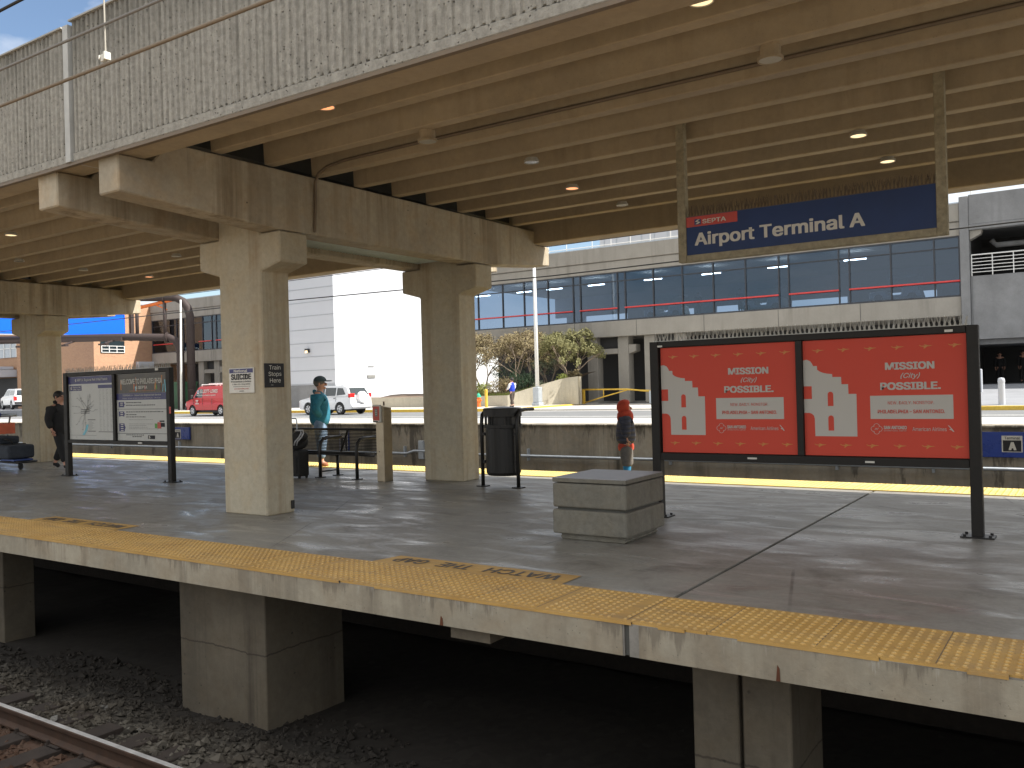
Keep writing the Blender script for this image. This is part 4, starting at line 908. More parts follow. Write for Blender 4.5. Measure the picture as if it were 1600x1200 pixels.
# ================================================================ PEOPLE
def skin(name, chains, mat, parent, sub=2):
    """chains: lists of (point, radius); a first point equal to an existing vertex branches from it"""
    vs, rs, es = [], [], []
    def idx(p, r):
        for i, v in enumerate(vs):
            if (v - Vector(p)).length < 1e-4: return i
        vs.append(Vector(p)); rs.append(r); return len(vs) - 1
    for ch in chains:
        pr = None
        for p, r in ch:
            i = idx(p, r)
            if pr is not None and pr != i: es.append((pr, i))
            pr = i
    me = bpy.data.meshes.new('tmp'); me.from_pydata([v * K for v in vs], es, [])
    o = bpy.data.objects.new('tmp', me); COL.objects.link(o)
    mo = o.modifiers.new('s', 'SKIN'); mo.use_smooth_shade = True; mo.branch_smoothing = .6
    me = o.data
    for i, sv in enumerate(me.skin_vertices[0].data):
        r = rs[i]; sv.radius = (r * K, r * K) if not isinstance(r, tuple) else (r[0] * K, r[1] * K); sv.use_root = (i == 0)
    ms = o.modifiers.new('b', 'SUBSURF'); ms.levels = sub; ms.render_levels = sub
    bpy.context.view_layer.update()
    m2 = bpy.data.meshes.new_from_object(o.evaluated_get(bpy.context.evaluated_depsgraph_get())); m2.name = name
    bpy.data.objects.remove(o); bpy.data.meshes.remove(me)
    m2.materials.clear(); m2.materials.append(M[mat])
    for p in m2.polygons: p.use_smooth = True
    q = bpy.data.objects.new(name, m2); COL.objects.link(q); q.parent = parent
    return q
def person(label, loc, H, face, pose, fat=1.):
    """H: height (units); face: heading angle; the figure is built facing +x, left side +y"""
    t = thing('person', label, 'person', loc, rz=face, local=True)
    P = lambda x, y, z: (x * H, y * H, z * H)
    R = lambda r: r * H * fat
    J = dict(hip=(0, 0, .52), waist=(0, 0, .60), chest=(0, 0, .72), sh=(0, 0, .80), neck=(.004, 0, .855), h0=(.012, 0, .885), h1=(.012, 0, .925), h2=(.004, 0, .962),
             hL=(0, .05, .50), hR=(0, -.05, .50), kL=(.01, .055, .28), kR=(.01, -.055, .28), aL=(0, .055, .05), aR=(0, -.055, .05), tL=(.07, .065, .018), tR=(.07, -.065, .018),
             sL=(0, .105, .80), sR=(0, -.105, .80), eL=(-.01, .135, .64), eR=(-.01, -.135, .64), wL=(.03, .13, .50), wR=(.03, -.13, .50))
    J.update(pose)
    hands = []
    for s_, k in ((1, 'L'), (-1, 'R')):
        w = Vector(J['w' + k]); e = Vector(J['e' + k]); d = (w - e).normalized(); pl = w + d * .045
        side = Vector((1, 0, 0)) - d * d.x
        if side.length < .2: side = Vector((0, 0, 1)) - d * d.z
        side.normalize()
        hands.append([(P(*w), R(.014)), (P(*(w + d * .022)), (R(.020), R(.012))), (P(*pl), (R(.021), R(.010)))])
        for q in range(4):
            b = pl + side * (.017 - .0115 * q); L = (.042, .047, .044, .034)[q]; cu = Vector((0, -s_ * .010, 0))
            hands.append([(P(*pl), (R(.021), R(.010))), (P(*(b + d * .012)), R(.0058)), (P(*(b + d * L * .6 + cu)), R(.0054)), (P(*(b + d * L + cu * 2)), R(.0046))])
        hands.append([(P(*(w + d * .022)), (R(.020), R(.012))), (P(*(w + d * .035 + side * .026)), R(.0062)), (P(*(w + d * .058 + side * .034)), R(.0052))])
    ch = [[(P(*J['hip']), R(.075)), (P(*J['waist']), R(.07)), (P(*J['chest']), R(.082)), (P(*J['sh']), R(.06)), (P(*J['neck']), R(.034)), (P(*J['h0']), R(.050)), (P(*J['h1']), R(.062)), (P(*J['h2']), R(.05))]]
    for k in 'LR':
        ch.append([(P(*J['hip']), R(.075)), (P(*J['h' + k]), R(.058)), (P(*J['k' + k]), R(.038)), (P(*J['a' + k]), R(.024)), (P(*J['t' + k]), R(.022))])
        ch.append([(P(*J['sh']), R(.06)), (P(*J['s' + k]), R(.036)), (P(*J['e' + k]), R(.026)), (P(*J['w' + k]), R(.014))])
    h1 = Vector(J['h1'])
    body = skin('body', ch + hands, 'skin', t, 2)
    m = MB()                                               # nose, ears, chin, brow as one facial relief grown into the head
    m.ball(P(*(h1 + Vector((.062, 0, -.010)))), R(.014), R(.009), R(.016), 8, 6); m.ball(P(*(h1 + Vector((.045, 0, -.050)))), R(.018), R(.02), R(.014), 8, 6)
    for s_ in (-1, 1): m.ball(P(*(h1 + Vector((-.004, s_ * .062, -.008)))), R(.012), R(.006), R(.018), 8, 6)
    m.cur = 1
    for s_ in (-1, 1): m.ball(P(*(h1 + Vector((.053, s_ * .022, .006)))), R(.006), R(.008), R(.005), 8, 6)
    m.cur = 2; m.ball(P(*(h1 + Vector((.059, 0, -.034)))), R(.004), R(.014), R(.003), 8, 6)
    f_ = m.build('face', ['skin', 'hairdark', 'orange'], t, smooth=True); bm = bmesh.new(); bm.from_mesh(body.data); bm.from_mesh(f_.data); bm.to_mesh(body.data); bm.free()
    body.data.materials.append(M['hairdark']); body.data.materials.append(M['orange']); bpy.data.objects.remove(f_)
    return t, J, P, R
def hair(t, J, P, R, mat='hairdark', low=0.):
    h = Vector(J['h1']); m = MB(); m.ball(P(*(h + Vector((-.012, 0, .018)))), R(.068), R(.066), R(.062), 14, 10)
    m.xform(lambda v: Vector((min(v.x, P(*h)[0] + R(.045)), v.y, v.z))); m.build('hair', mat, t, smooth=True)
def shoes(t, J, P, R, mat):
    for k in 'LR':
        a, b = Vector(J['a' + k]), Vector(J['t' + k])
        skin('shoe', [[(P(a.x - .022, a.y, a.z - .018), R(.027)), (P(a.x + .01, a.y, a.z - .012), R(.032)), (P(*b), R(.026))]], mat, t, 1)
def trousers(t, J, P, R, mat, w=1.15, cut=.06):
    ch = []
    for k in 'LR':
        kn, an = Vector(J['k' + k]), Vector(J['a' + k]); an2 = kn.lerp(an, .86)
        ch.append([(P(*J['hip']), R(.082)), (P(*J['h' + k]), R(.062 * w)), (P(*kn), R(.043 * w)), (P(*an2), R(.036 * w))])
    skin('trousers', [[(P(*J['hip']), R(.082)), (P(*J['waist']), R(.076))]] + ch, mat, t)
def top(t, J, P, R, mat, name='jacket', low=.47, w=1.2, arms='LR', hem=.085):
    ch = [[(P(J['hip'][0], 0, low), (R(hem * w * .86), R(hem * w))), (P(*J['waist']), (R(.072 * w), R(.086 * w))), (P(*J['chest']), (R(.078 * w), R(.092 * w))), (P(*J['sh']), (R(.06 * w), R(.075 * w))), (P(J['neck'][0], 0, J['neck'][2] - .012), R(.045))]]
    for k in arms:
        e, w_ = Vector(J['e' + k]), Vector(J['w' + k])
        ch.append([(P(*J['sh']), (R(.06 * w), R(.075 * w))), (P(*J['s' + k]), R(.045 * w)), (P(*e), R(.038 * w)), (P(*e.lerp(w_, .93)), R(.028 * w))])
    return skin(name, ch, mat, t)
# man in the teal jacket, hands in pockets
t, J, P, R = person('man in a teal jacket, jeans and grey cap standing behind the bench', (-11.04, 10.52, 0), 1.53, D2R(38),
    dict(eR=(-.035, -.145, .645), wR=(.02, -.06, .56), eL=(-.035, .145, .645), wL=(.02, .06, .56), hip=(-.01, 0, .52), aL=(-.015, .04, .05), aR=(.015, -.05, .05), tL=(.055, .055, .018), tR=(.09, -.06, .018)))
trousers(t, J, P, R, 'jeans', 1.35); top(t, J, P, R, 'teal', low=.43, w=1.5)
skin('hood', [[(P(-.045, .05, .825), R(.032)), (P(-.065, 0, .835), R(.042)), (P(-.045, -.05, .825), R(.032))], [(P(-.065, 0, .835), R(.042)), (P(-.05, 0, .87), R(.03))]], 'teal', t)
hair(t, J, P, R, 'greycloth')
m = MB(); h = Vector(J['h1']); m.ball(P(*(h + Vector((-.004, 0, .03)))), R(.073), R(.069), R(.058), 16, 10); m.xform(lambda v: Vector((v.x, v.y, max(v.z, P(*h)[2] + R(.022)))))
m.build('cap', 'capgrey', t, smooth=True); m = MB(); m.ball(P(*(h + Vector((.085, 0, .028)))), R(.05), R(.045), R(.007), 14, 6); m.build('cap_peak', 'capgrey', t, smooth=True)
shoes(t, J, P, R, 'shoebrown')
# child with the orange hood
t, J, P, R = person('child in a navy quilted jacket with an orange hood up, behind the concrete block', (-5.22, 10.4, 0), 1.04, D2R(28),
    dict(eR=(-.005, -.15, .645), wR=(.012, -.13, .53), eL=(0, .15, .645), wL=(.02, .13, .53)), 1.12)
trousers(t, J, P, R, 'tightblue', 1.25); top(t, J, P, R, 'navypuff', low=.44, w=1.7)
skin('shirt', [[(P(0, 0, .50), R(.10)), (P(0, 0, .42), R(.10)), (P(0, 0, .36), R(.095))]], 'orange', t)
for s_ in (1, -1): skin('shorts_leg', [[(P(0, s_ * .045, .47), R(.078)), (P(.005, s_ * .05, .34), R(.078)), (P(.01, s_ * .055, .17), R(.070))]], 'greycloth', t)
skin('yoke', [[(P(0, .11, .79), R(.082)), (P(0, .04, .805), R(.10)), (P(0, 0, .81), R(.105)), (P(0, -.04, .805), R(.10)), (P(0, -.11, .79), R(.082))]], 'orange', t)
m = MB(); h = Vector(J['h1']); n = 16
m.ball(P(*(h + Vector((-.016, 0, .008)))), R(.092), R(.082), R(.088), 18, 12)
hc = P(*h)
m.xform(lambda v: Vector((v.x if v.x < hc[0] + R(.036) else hc[0] + R(.036) + (.3 if abs(v.z - hc[2]) > R(.05) else -.25) * (v.x - hc[0] - R(.036)), v.y, v.z)))
m.build('hood', 'orange', t, smooth=True); skin('collar', [[(P(.02, .05, .845), R(.026)), (P(.052, .02, .85), R(.024)), (P(.052, -.02, .85), R(.024)), (P(.02, -.05, .845), R(.026))]], 'navypuff', t, 1)
shoes(t, J, P, R, 'blackcloth')
# man in the black coat
t, J, P, R = person('man in a black coat and dark trousers walking behind the notice board', (-15.78, 8.62, 0), 1.42, D2R(20),
    dict(kR=(.06, -.05, .28), aR=(.12, -.05, .05), tR=(.19, -.055, .018), kL=(-.02, .05, .28), aL=(-.13, .05, .075), tL=(-.065, .055, .022), eR=(-.05, -.14, .645), wR=(.0, -.135, .51), eL=(.03, .14, .65), wL=(.09, .13, .53)))
trousers(t, J, P, R, 'blackcloth', 1.2); top(t, J, P, R, 'blackcloth', 'coat', low=.40, w=1.4, hem=.092); hair(t, J, P, R); shoes(t, J, P, R, 'blackcloth')
skin('coat_collar', [[(P(.01, .055, .845), R(.022)), (P(-.045, .03, .86), R(.026)), (P(-.045, -.03, .86), R(.026)), (P(.01, -.055, .845), R(.022))]], 'blackcloth', t, 1)
m = MB(); m.ball(P(-.075, 0, .70), R(.075), R(.10), R(.13), 12, 8); tag(m.build('back_pack', 'blackcloth', t, smooth=True), None)
# person pushing the trolley at the very edge
t, J, P, R = person('person in dark clothes pushing the luggage trolley at the left edge', (-17.62, 8.1, 0), 1.45, 0.,
    dict(eR=(.10, -.14, .68), wR=(.30, -.075, .665), eL=(.10, .14, .68), wL=(.30, .09, .665), kR=(.05, -.05, .28), aR=(.07, -.05, .05), tR=(.14, -.055, .018), kL=(-.03, .05, .28), aL=(-.14, .05, .06), tL=(-.07, .055, .02), waist=(.01, 0, .6), chest=(.03, 0, .72), sh=(.05, 0, .8), sL=(.06, .105, .8), sR=(.06, -.105, .8), neck=(.06, 0, .855), h0=(.075, 0, .885), h1=(.08, 0, .925), h2=(.07, 0, .962)))
trousers(t, J, P, R, 'blackcloth'); top(t, J, P, R, 'blackcloth', w=1.2); hair(t, J, P, R); shoes(t, J, P, R, 'blackcloth')
# pedestrian in the blue waistcoat on the far pavement
t, J, P, R = person('person in a royal blue waistcoat and brown trousers walking on the far pavement', (-26.0, 38.6, .12), 1.58, D2R(165),
    dict(kR=(.06, -.05, .28), aR=(.13, -.05, .05), tR=(.2, -.055, .018), kL=(-.02, .05, .28), aL=(-.10, .05, .06), tL=(-.03, .055, .02), eR=(.02, -.14, .65), wR=(.13, -.12, .60), eL=(.02, .14, .65), wL=(.13, .12, .60)))
trousers(t, J, P, R, 'browncloth', 1.35); top(t, J, P, R, 'whitecloth', 'shirt', low=.52, w=1.1, hem=.07); top(t, J, P, R, 'vestblue', 'waistcoat', low=.50, w=1.22, arms=''); hair(t, J, P, R); shoes(t, J, P, R, 'blackcloth')
# dim figures inside the garage entrance
for x, h_, lab in ((-4.22, 1.52, 'dark clothed person standing in the shade behind the white bollard'), (-3.2, 1.55, 'dark clothed person in the shade at the right edge of the photo')):
    t, J, P, R = person(lab, (x, 50.2, .72), h_ * 1.05, D2R(-80), {})
    t['group'] = 'people waiting inside the garage entrance'; trousers(t, J, P, R, 'blackcloth'); top(t, J, P, R, 'blackcloth'); hair(t, J, P, R); shoes(t, J, P, R, 'blackcloth')
# ================================================================ VEHICLES (local: +x forward, +y left, wheels on z = 0)
def arc(cx, cz, r, a0, a1, n=10): return [(cx + r * math.cos(D2R(a0 + (a1 - a0) * k / n)), cz + r * math.sin(D2R(a0 + (a1 - a0) * k / n))) for k in range(n + 1)]
def vehicle(name, label, cat, loc, rz, sc, paintm, W, wheels, wr, low, top, wins, rooftop=None):
    """low: outline above the sills from front bumper bottom over the bonnet/belt to the rear bottom; top: greenhouse outline (front base .. rear base)"""
    t = thing(name, label, cat, loc, rz=rz, local=True); S = lambda v: Vector(v) * sc
    hw = W / 2; zs = low[0][1]
    outline = list(low)                                    # goes front -> rear over the top, return along the sill with arches
    bottom = []
    for wx in sorted(wheels): bottom += arc(wx, wr, wr * 1.18, 180 - math.degrees(math.asin(max(-1, min(1, (zs - wr) / (wr * 1.18))))), math.degrees(math.asin(max(-1, min(1, (zs - wr) / (wr * 1.18))))), 12)
    outline += bottom
    m = MB(); nO = len(outline)
    def hwz(x, z): return hw * (1 - .05 * max(0, (z - .75 * top[0][1]) / top[0][1]) - .06 * max(0, (.45 - z)) - .10 * max(0, (abs(x) / (max(p[0] for p in low)) - .8) / .2) ** 2)
    for s_ in (1, -1): m.add([(x, s_ * hwz(x, z), z) for x, z in outline], [tuple(range(nO))])
    m.add([(x, hwz(x, z), z) for x, z in outline] + [(x, -hwz(x, z), z) for x, z in outline], [(i, (i + 1) % nO, (i + 1) % nO + nO, i + nO) for i in range(nO)])
    m.v = [tuple(S(v)) for v in m.v]
    bm = m
    body = bm.build('body', paintm, t, bevel=.02 * sc, seg=2, angle=35)
    zb = min(p[1] for p in top); zt = max(p[1] for p in top)
    def gw(z): return hw * (.945 - .17 * (z - zb) / (zt - zb) * (1 if cat != 'van' else .55))
    m = MB(); n = len(top)
    m.add([(x, gw(z), z) for x, z in top] + [(x, -gw(z), z) for x, z in top], [tuple(range(n)), tuple(range(n, 2 * n))] + [(i, (i + 1) % n, (i + 1) % n + n, i + n) for i in range(n)])
    m.v = [tuple(S(v)) for v in m.v]; m.build('cabin', paintm, t, bevel=.03 * sc, seg=2, angle=25)
    for w in wins['side']:
        for s_ in (1, -1): m = MB(); m.add([(x, s_ * (gw(z) + .006), z) for x, z in w], [tuple(range(len(w)))]); m.v = [tuple(S(v)) for v in m.v]; m.build('side_window', 'carglass', t, recalc=False)
    for nm in ('front', 'rear'):
        if nm not in wins: continue
        (xa, za), (xb_, zb_) = wins[nm]; e = .008 if nm == 'front' else -.008
        m = MB(); ya, yb_ = gw(za) * .86, gw(zb_) * .86
        m.add([tuple(S(v)) for v in ((xa + e, -ya, za), (xa + e, ya, za), (xb_ + e, yb_, zb_), (xb_ + e, -yb_, zb_))], [(0, 1, 2, 3)])
        m.build('windscreen' if nm == 'front' else 'rear_window', 'carglass', t, recalc=False)
    for wx in wheels:
        for s_ in (1, -1):
            y = s_ * (hw - .10); m = MB(); a = .10
            m.tube([S((wx, y - a, wr)), S((wx, y - a * .8, wr)), S((wx, y + a * .8, wr)), S((wx, y + a, wr))], [wr * .9 * sc, wr * sc, wr * sc, wr * .9 * sc], 22)
            ty = m.build('wheel', 'tyre', t, smooth=False)
            m = MB(); yo = y + s_ * (a + .002)
            m.tube([S((wx, yo - s_ * .03, wr)), S((wx, yo, wr))], [wr * .62 * sc, wr * .60 * sc], 20); m.build('rim', 'rim', ty)
            m = MB()
            for k in range(5):
                an = k / 5 * 6.2832; c_, s2_ = math.cos(an + .63), math.sin(an + .63)
                q = [(wx + c_ * r_ * wr - s2_ * w_ * wr, wr + s2_ * r_ * wr + c_ * w_ * wr) for r_, w_ in ((.18, -.05), (.52, -.12), (.52, .12), (.18, .05))]
                m.add([tuple(S((x, yo + s_ * .004, z))) for x, z in q], [(0, 1, 2, 3)])
            m.build('rim_hole', 'trimblack', ty, recalc=False)
    m = MB()                                               # dark underbody and arch liners
    lo = min(wheels) - wr; hi = max(wheels) + wr
    m.box((lo) * sc, -(hw - .22) * sc, wr * .62 * sc, hi * sc, (hw - .22) * sc, wr * 2.3 * sc); m.build('underbody', 'trimblack', t)
    return t, S, hw, gw
# white compact SUV
k_ = 1 / 1.2
low = [(2.1, .30), (2.22, .42), (2.2, .72), (2.08, .88), (1.25, 1.02), (.95, 1.06), (-1.95, 1.10), (-2.12, 1.02), (-2.16, .62), (-2.2, .52), (-2.14, .32)]
top_ = [(1.18, 1.02), (.42, 1.62), (.1, 1.68), (-1.55, 1.66), (-1.78, 1.58), (-2.08, 1.06)]
sidew = [[(.96, 1.09), (.40, 1.52), (.02, 1.57), (.02, 1.09)], [(-.04, 1.09), (-.04, 1.575), (-.92, 1.56), (-.92, 1.10)], [(-1.0, 1.11), (-1.0, 1.55), (-1.45, 1.53), (-1.74, 1.16)]]
t, S, hw, gw = vehicle('parked_car', 'white compact SUV with a spare wheel on its tail, stopped by the far kerb', 'car', (-34.75, 34.25, -.022), math.pi - .02, .92, 'carwhite', 1.8, (1.35, -1.30), .345, low, top_,
    dict(side=sidew, front=((1.13, 1.07), (.47, 1.58)), rear=((-2.06, 1.14), (-1.82, 1.54))))
def lp(t, S, name, mat, fn, **kw):
    m = MB(); fn(m); m.v = [tuple(S(v)) for v in m.v]; return m.build(name, mat, t, **kw)
lp(t, S, 'spare_wheel', 'carwhite', lambda m: m.tube([(-2.13, 0, .98), (-2.16, 0, .98), (-2.33, 0, .98), (-2.36, 0, .98)], [.30, .345, .345, .30], 24), smooth=False)
for s_ in (1, -1):
    lp(t, S, 'tail_lamp', 'lampred', lambda m: m.box(-2.15, s_ * .62 - .14, .98, -1.98, s_ * .62 + .26 * s_ + .0, 1.22), bevel=.02)
    lp(t, S, 'headlight', 'white', lambda m: m.box(2.0, s_ * .72 - .13, .70, 2.19, s_ * .72 + .13, .84), bevel=.02)
    lp(t, S, 'roof_rail', 'galv', lambda m: m.tube([(.1, s_ * .66, 1.68), (-.0, s_ * .66, 1.73), (-1.4, s_ * .66, 1.72), (-1.5, s_ * .66, 1.67)], .02, 6))
    lp(t, S, 'wing_mirror', 'carwhite', lambda m: m.ball((.9, s_ * .98, 1.12), .08, .1, .07), smooth=True)
    for q_ in (.02, -.95): lp(t, S, 'door_handle', 'trimblack', lambda m: m.box(q_, s_ * .892, .94, q_ + .16, s_ * .905, .97))
lp(t, S, 'door_seam', 'trimblack', lambda m: [m.box(x, s_ * .885, .36, x + .012, s_ * .8925, 1.02) for x in (.98, -.02, -.98) for s_ in (1, -1)])
lp(t, S, 'bumper', 'carwhite', lambda m: m.box(-2.26, -.8, .40, -2.1, .8, .62), bevel=.04, seg=2)
lp(t, S, 'number_plate', 'signwhite', lambda m: m.box(-2.2, .42, .70, -2.165, .72, .82))
# red delivery van with a roof rack
low = [(2.7, .42), (2.85, .5), (2.84, .8), (2.72, 1.02), (1.95, 1.22), (1.7, 1.27), (-2.72, 1.27), (-2.8, .9), (-2.85, .5), (-2.75, .38)]
top_ = [(1.98, 1.2), (1.30, 1.98), (1.05, 2.08), (-2.6, 2.10), (-2.70, 2.04), (-2.76, 1.2)]
t, S, hw, gw = vehicle('delivery_van', 'red delivery van with a white roof rack and white company lettering on its side', 'van', (-43.3, 33.3, -.022), math.pi - .06, .835, 'carred', 2.0, (1.88, -1.5), .37, low, top_,
    dict(side=[[(1.70, 1.30), (1.22, 1.88), (.72, 1.90), (.72, 1.30)]], front=((1.92, 1.27), (1.36, 1.92))))
lp(t, S, 'roof_rack', 'white', lambda m: [m.tube([(1.0, s_ * .7, 2.2), (-2.5, s_ * .7, 2.2)], .035, 6) for s_ in (1, -1)] + [m.tube([(x, -.74, 2.2), (x, .74, 2.2)], .03, 6) for x in (1.0, 0, -1.2, -2.4)] + [m.tube([(x, s_ * .74, 2.06), (x, s_ * .74, 2.24)], .03, 6) for x in (1.0, -.8, -2.4) for s_ in (1, -1)] + [m.box(-2.5, .1, 2.22, .7, .4, 2.3)])
lp(t, S, 'front_bumper', 'trimblack', lambda m: m.box(2.66, -.96, .40, 2.92, .96, .66), bevel=.03)
for s_ in (1, -1):
    lp(t, S, 'headlight', 'white', lambda m: m.box(2.7, s_ * .78 - .14, .74, 2.86, s_ * .78 + .14, .9), bevel=.02)
    lp(t, S, 'wing_mirror', 'trimblack', lambda m: m.box(1.66, s_ * 1.02, 1.2, 1.76, s_ * 1.2, 1.5), bevel=.03)
lp(t, S, 'door_seam', 'trimblack', lambda m: [m.box(x, s_ * .985, .48, x + .014, s_ * 1.001, 1.24) for x in (1.72, .62, -.5) for s_ in (1, -1)])
A = Art(lambda a, b, l: tuple(S((1.0 - a, (hw + .01 if b < 1.22 else gw(b) + .012) + .004 * l, b))))
A.text('signwhite', 'ELLIOTT-LEWIS', 0, 1.62, 2.1, 1.86, bold=.02, shear=.15); A.disc('signwhite', -.26, 1.70, .13, .13); A.disc('blue', -.26, 1.71, .07, .08, 3); A.poly('signwhite', [(-.2, 1.62), (-.1, 1.56), (-.12, 1.52), (-.24, 1.6)])
A.text('signwhite', 'PHILADELPHIA, PA  215-555-0100', -.36, 1.42, 1.9, 1.49, bold=.03) if 0 else A.text('signwhite', 'MECHANICAL & FACILITY SERVICES', -.36, 1.42, 1.9, 1.49, bold=.03)
A.rect('signwhite', -.62 + .2, 1.08, -.10, 1.13); A.rect('signwhite', -.38, .98, -.14, 1.03); A.rect('signwhite', -.45, .84, -.05, .90); A.build(t, {'signwhite': 'lettering'})
# white pick-up
low = [(2.6, .40), (2.72, .55), (2.68, .95), (1.5, 1.12), (1.2, 1.15), (-2.62, 1.16), (-2.66, .6), (-2.6, .42)]
top_ = [(1.4, 1.12), (.62, 1.74), (.3, 1.78), (-2.35, 1.74), (-2.58, 1.14)]
t, S, hw, gw = vehicle('pickup_truck', 'white pickup truck with a covered bed parked at the far left', 'pickup truck', (-74.6, 37.4, .423), math.pi - .25, .95, 'carwhite', 1.9, (1.75, -1.6), .38, low, top_,
    dict(side=[[(1.12, 1.2), (.58, 1.64), (.05, 1.68), (.05, 1.2)], [(-.02, 1.2), (-.02, 1.68), (-.6, 1.68), (-.6, 1.2)], [(-.75, 1.22), (-.75, 1.66), (-2.2, 1.62), (-2.4, 1.22)]], rear=((-2.56, 1.2), (-2.38, 1.66))))
for s_ in (1, -1): lp(t, S, 'tail_lamp', 'lampred', lambda m: m.box(-2.68, s_ * .82 - .09, .78, -2.5, s_ * .82 + .14 * s_, 1.12))
lp(t, S, 'rear_bumper', 'trimblack', lambda m: m.box(-2.85, -.9, .45, -2.6, .9, .66), bevel=.02)
lp(t, S, 'side_step', 'trimblack', lambda m: [m.box(-.9, s_ * .94 - .05, .3, 1.1, s_ * .94 + .05, .4) for s_ in (1, -1)])

# ================================================================ STREET FURNITURE ACROSS THE ROAD
hy = thing('fire_hydrant', 'orange fire hydrant with a green cap on the far pavement', 'fire hydrant', (-29.06, 39.74, .12))
x, y = -29.06, 39.74
m = MB(); m.lathe([(.17, 0), (.17, .04), (.12, .05), (.12, .48), (.15, .5), (.15, .54)], (x, y, .12), 14); m.tube([(x, y - .22, .50), (x, y + .02, .50)], .06, 10); m.tube([(x - .2, y, .5), (x + .2, y, .5)], .045, 10); m.build('barrel', 'hydorange', hy)
m = MB(); m.lathe([(.15, .541), (.15, .58), (.12, .68), (.05, .75), (.04, .80)], (x, y, .12), 14); m.build('cap', 'hydgreen', hy)
m = MB(); m.lathe([(.085, 0), (.085, .95), (.07, .98), (.02, 1.0)], (-28.0, 39.0, .12), 14); tag(m.build('bollard', 'yellow'), 'yellow steel bollard beside the fire hydrant', 'bollard')
m = MB(); m.lathe([(.11, 0), (.11, .9), (.09, .95), (.02, .97)], (-2.93, 35.2, .125), 16); m.lathe([(.118, .82), (.118, .86)], (-2.93, 35.2, .125), 16)
tag(m.build('bollard', 'whitepanel'), 'fat white bollard on the grey forecourt near the right edge', 'bollard', 'white bollards on the forecourt')
m = MB(); m.lathe([(.07, 0), (.07, .95), (.02, .97)], (-4.2, 41.4, .47), 12); tag(m.build('bollard', 'whitepanel'), 'thin white bollard just right of the red poster board', 'bollard', 'white bollards on the forecourt')
lpz = thing('light_pole', 'tall white tapered light pole on the far pavement in front of the trees', 'light pole', (-26.15, 41.35, .12))
x, y = -26.15, 41.35
m = MB(); m.tube([(x, y, .5), (x, y, 9.5)], [.115, .08], 12); m.build('shaft', 'white', lpz, smooth=True)
m = MB(); m.box(x - .25, y - .25, .12, x + .25, y + .25, .3); m.box(x - .2, y - .2, .3, x + .2, y + .2, 1.15); m.build('base', 'galv', lpz, bevel=.03)
gt = thing('road_barrier', 'yellow swing gate barrier closing the drive under the terminal', 'barrier', (-24.8, 44, .12))
m = MB(); m.box(-25.05, 43.9, .1, -24.8, 44.1, .97); m.box(-24.72, 43.95, .1, -24.62, 44.05, .95); m.build('gate_post', 'yellow', gt)
m = MB(); m.tube([(-24.8, 44, .93), (-21.9, 44, .90), (-20.4, 44, .74)], .045, 8); m.tube([(-24.6, 44, .18), (-23.4, 44, .50), (-21.9, 44, .86)], .035, 8); m.tube([(-23.4, 44, .5), (-23.4, 44, .92)], .03, 8); m.tube([(-21.9, 44, .86), (-20.2, 44, .80)], .03, 8); m.build('gate_arm', 'yellow', gt, smooth=True)
m = MB(); m.box(-20.5, 43.8, .1, -20.25, 44.2, .8); m.build('far_post', 'galv', gt)
m = MB(); m.box(-63.9, 43.4, .12, -61.2, 44.9, 2.15); m.box(-63.95, 43.35, 2.1, -61.15, 44.95, 2.3); m.box(-63.2, 43.36, 1.2, -62.9, 43.4, 1.5); dm = tag(m.build('dumpster', 'dumpster', bevel=.02), 'green waste container standing under the left part of the terminal', 'waste container')
m = MB(); m.box(-63.1, 43.33, 1.15, -62.7, 43.395, 1.5); m.box(-63.5, 43.33, 1.2, -63.3, 43.395, 1.45); m.build('notice', 'signwhite', dm)
m = MB(); m.box(-62.6, 41.0, .12, -60.2, 41.8, .95); tag(m.build('low_wall', 'garage', bevel=.02), 'low grey concrete block wall left of the red van', 'wall')
# overhead sign structure with brown pipes
rdir = Vector((math.cos(yaw), math.sin(yaw), 0))
og = thing('overhead_sign_structure', 'brown tubular overhead sign structure carrying the blue sign panel', 'sign structure', (-57.2, 41.0, .12))
m = MB(); b1 = Vector((-56.9, 41.25, 0)); b2 = Vector((-57.55, 40.8, 0))
def off(b, s, z): v = b + rdir * s; return (v.x, v.y, z)
m.tube([off(b1, 0, .1), off(b1, 0, 7.2), off(b1, -.15, 7.8), off(b1, -.5, 8.3), off(b1, -1.05, 8.6), off(b1, -5, 8.72), off(b1, -11, 8.8)], .30, 14)
m.build('upper_mast', 'brownpipe', og, smooth=True)
m = MB(); m.tube([off(b2, 0, .1), off(b2, 0, 4.5), off(b2, -.12, 5.05), off(b2, -.4, 5.4), off(b2, -.85, 5.6), off(b2, -4, 5.72), off(b2, -14, 5.75)], .28, 14); m.build('lower_mast', 'brownpipe', og, smooth=True)
for s_ in (-1.1, -3.2):
    m = MB(); m.tube([off(b2, s_, 5.6), off(b2, s_, 8.6)], .13, 8); m.build('strut', 'brownpipe', og, smooth=True)
m = MB()
for b_, zz in ((b1, (1.6, 3.4, 5.2, 6.2, 6.5)), (b2, (2.3, 3.3, 4.4))):
    for z in zz: m.tube([off(b_, 0, z), off(b_, 0, z + .07)], .325, 14)
for s_, z in ((-.9, 5.62), (-1.1, 8.6)): m.tube([off(b2, s_, z), off(b2, s_ - .1, z)], .38, 14)
m.build('flange', 'brownpipe', og)
tl_ = Vector((-61.05, 38.44, 0)); 
def sg(s, z, d=0.): v = tl_ + rdir * s + Vector((-math.sin(yaw), math.cos(yaw), 0)) * d; return (v.x, v.y, z)
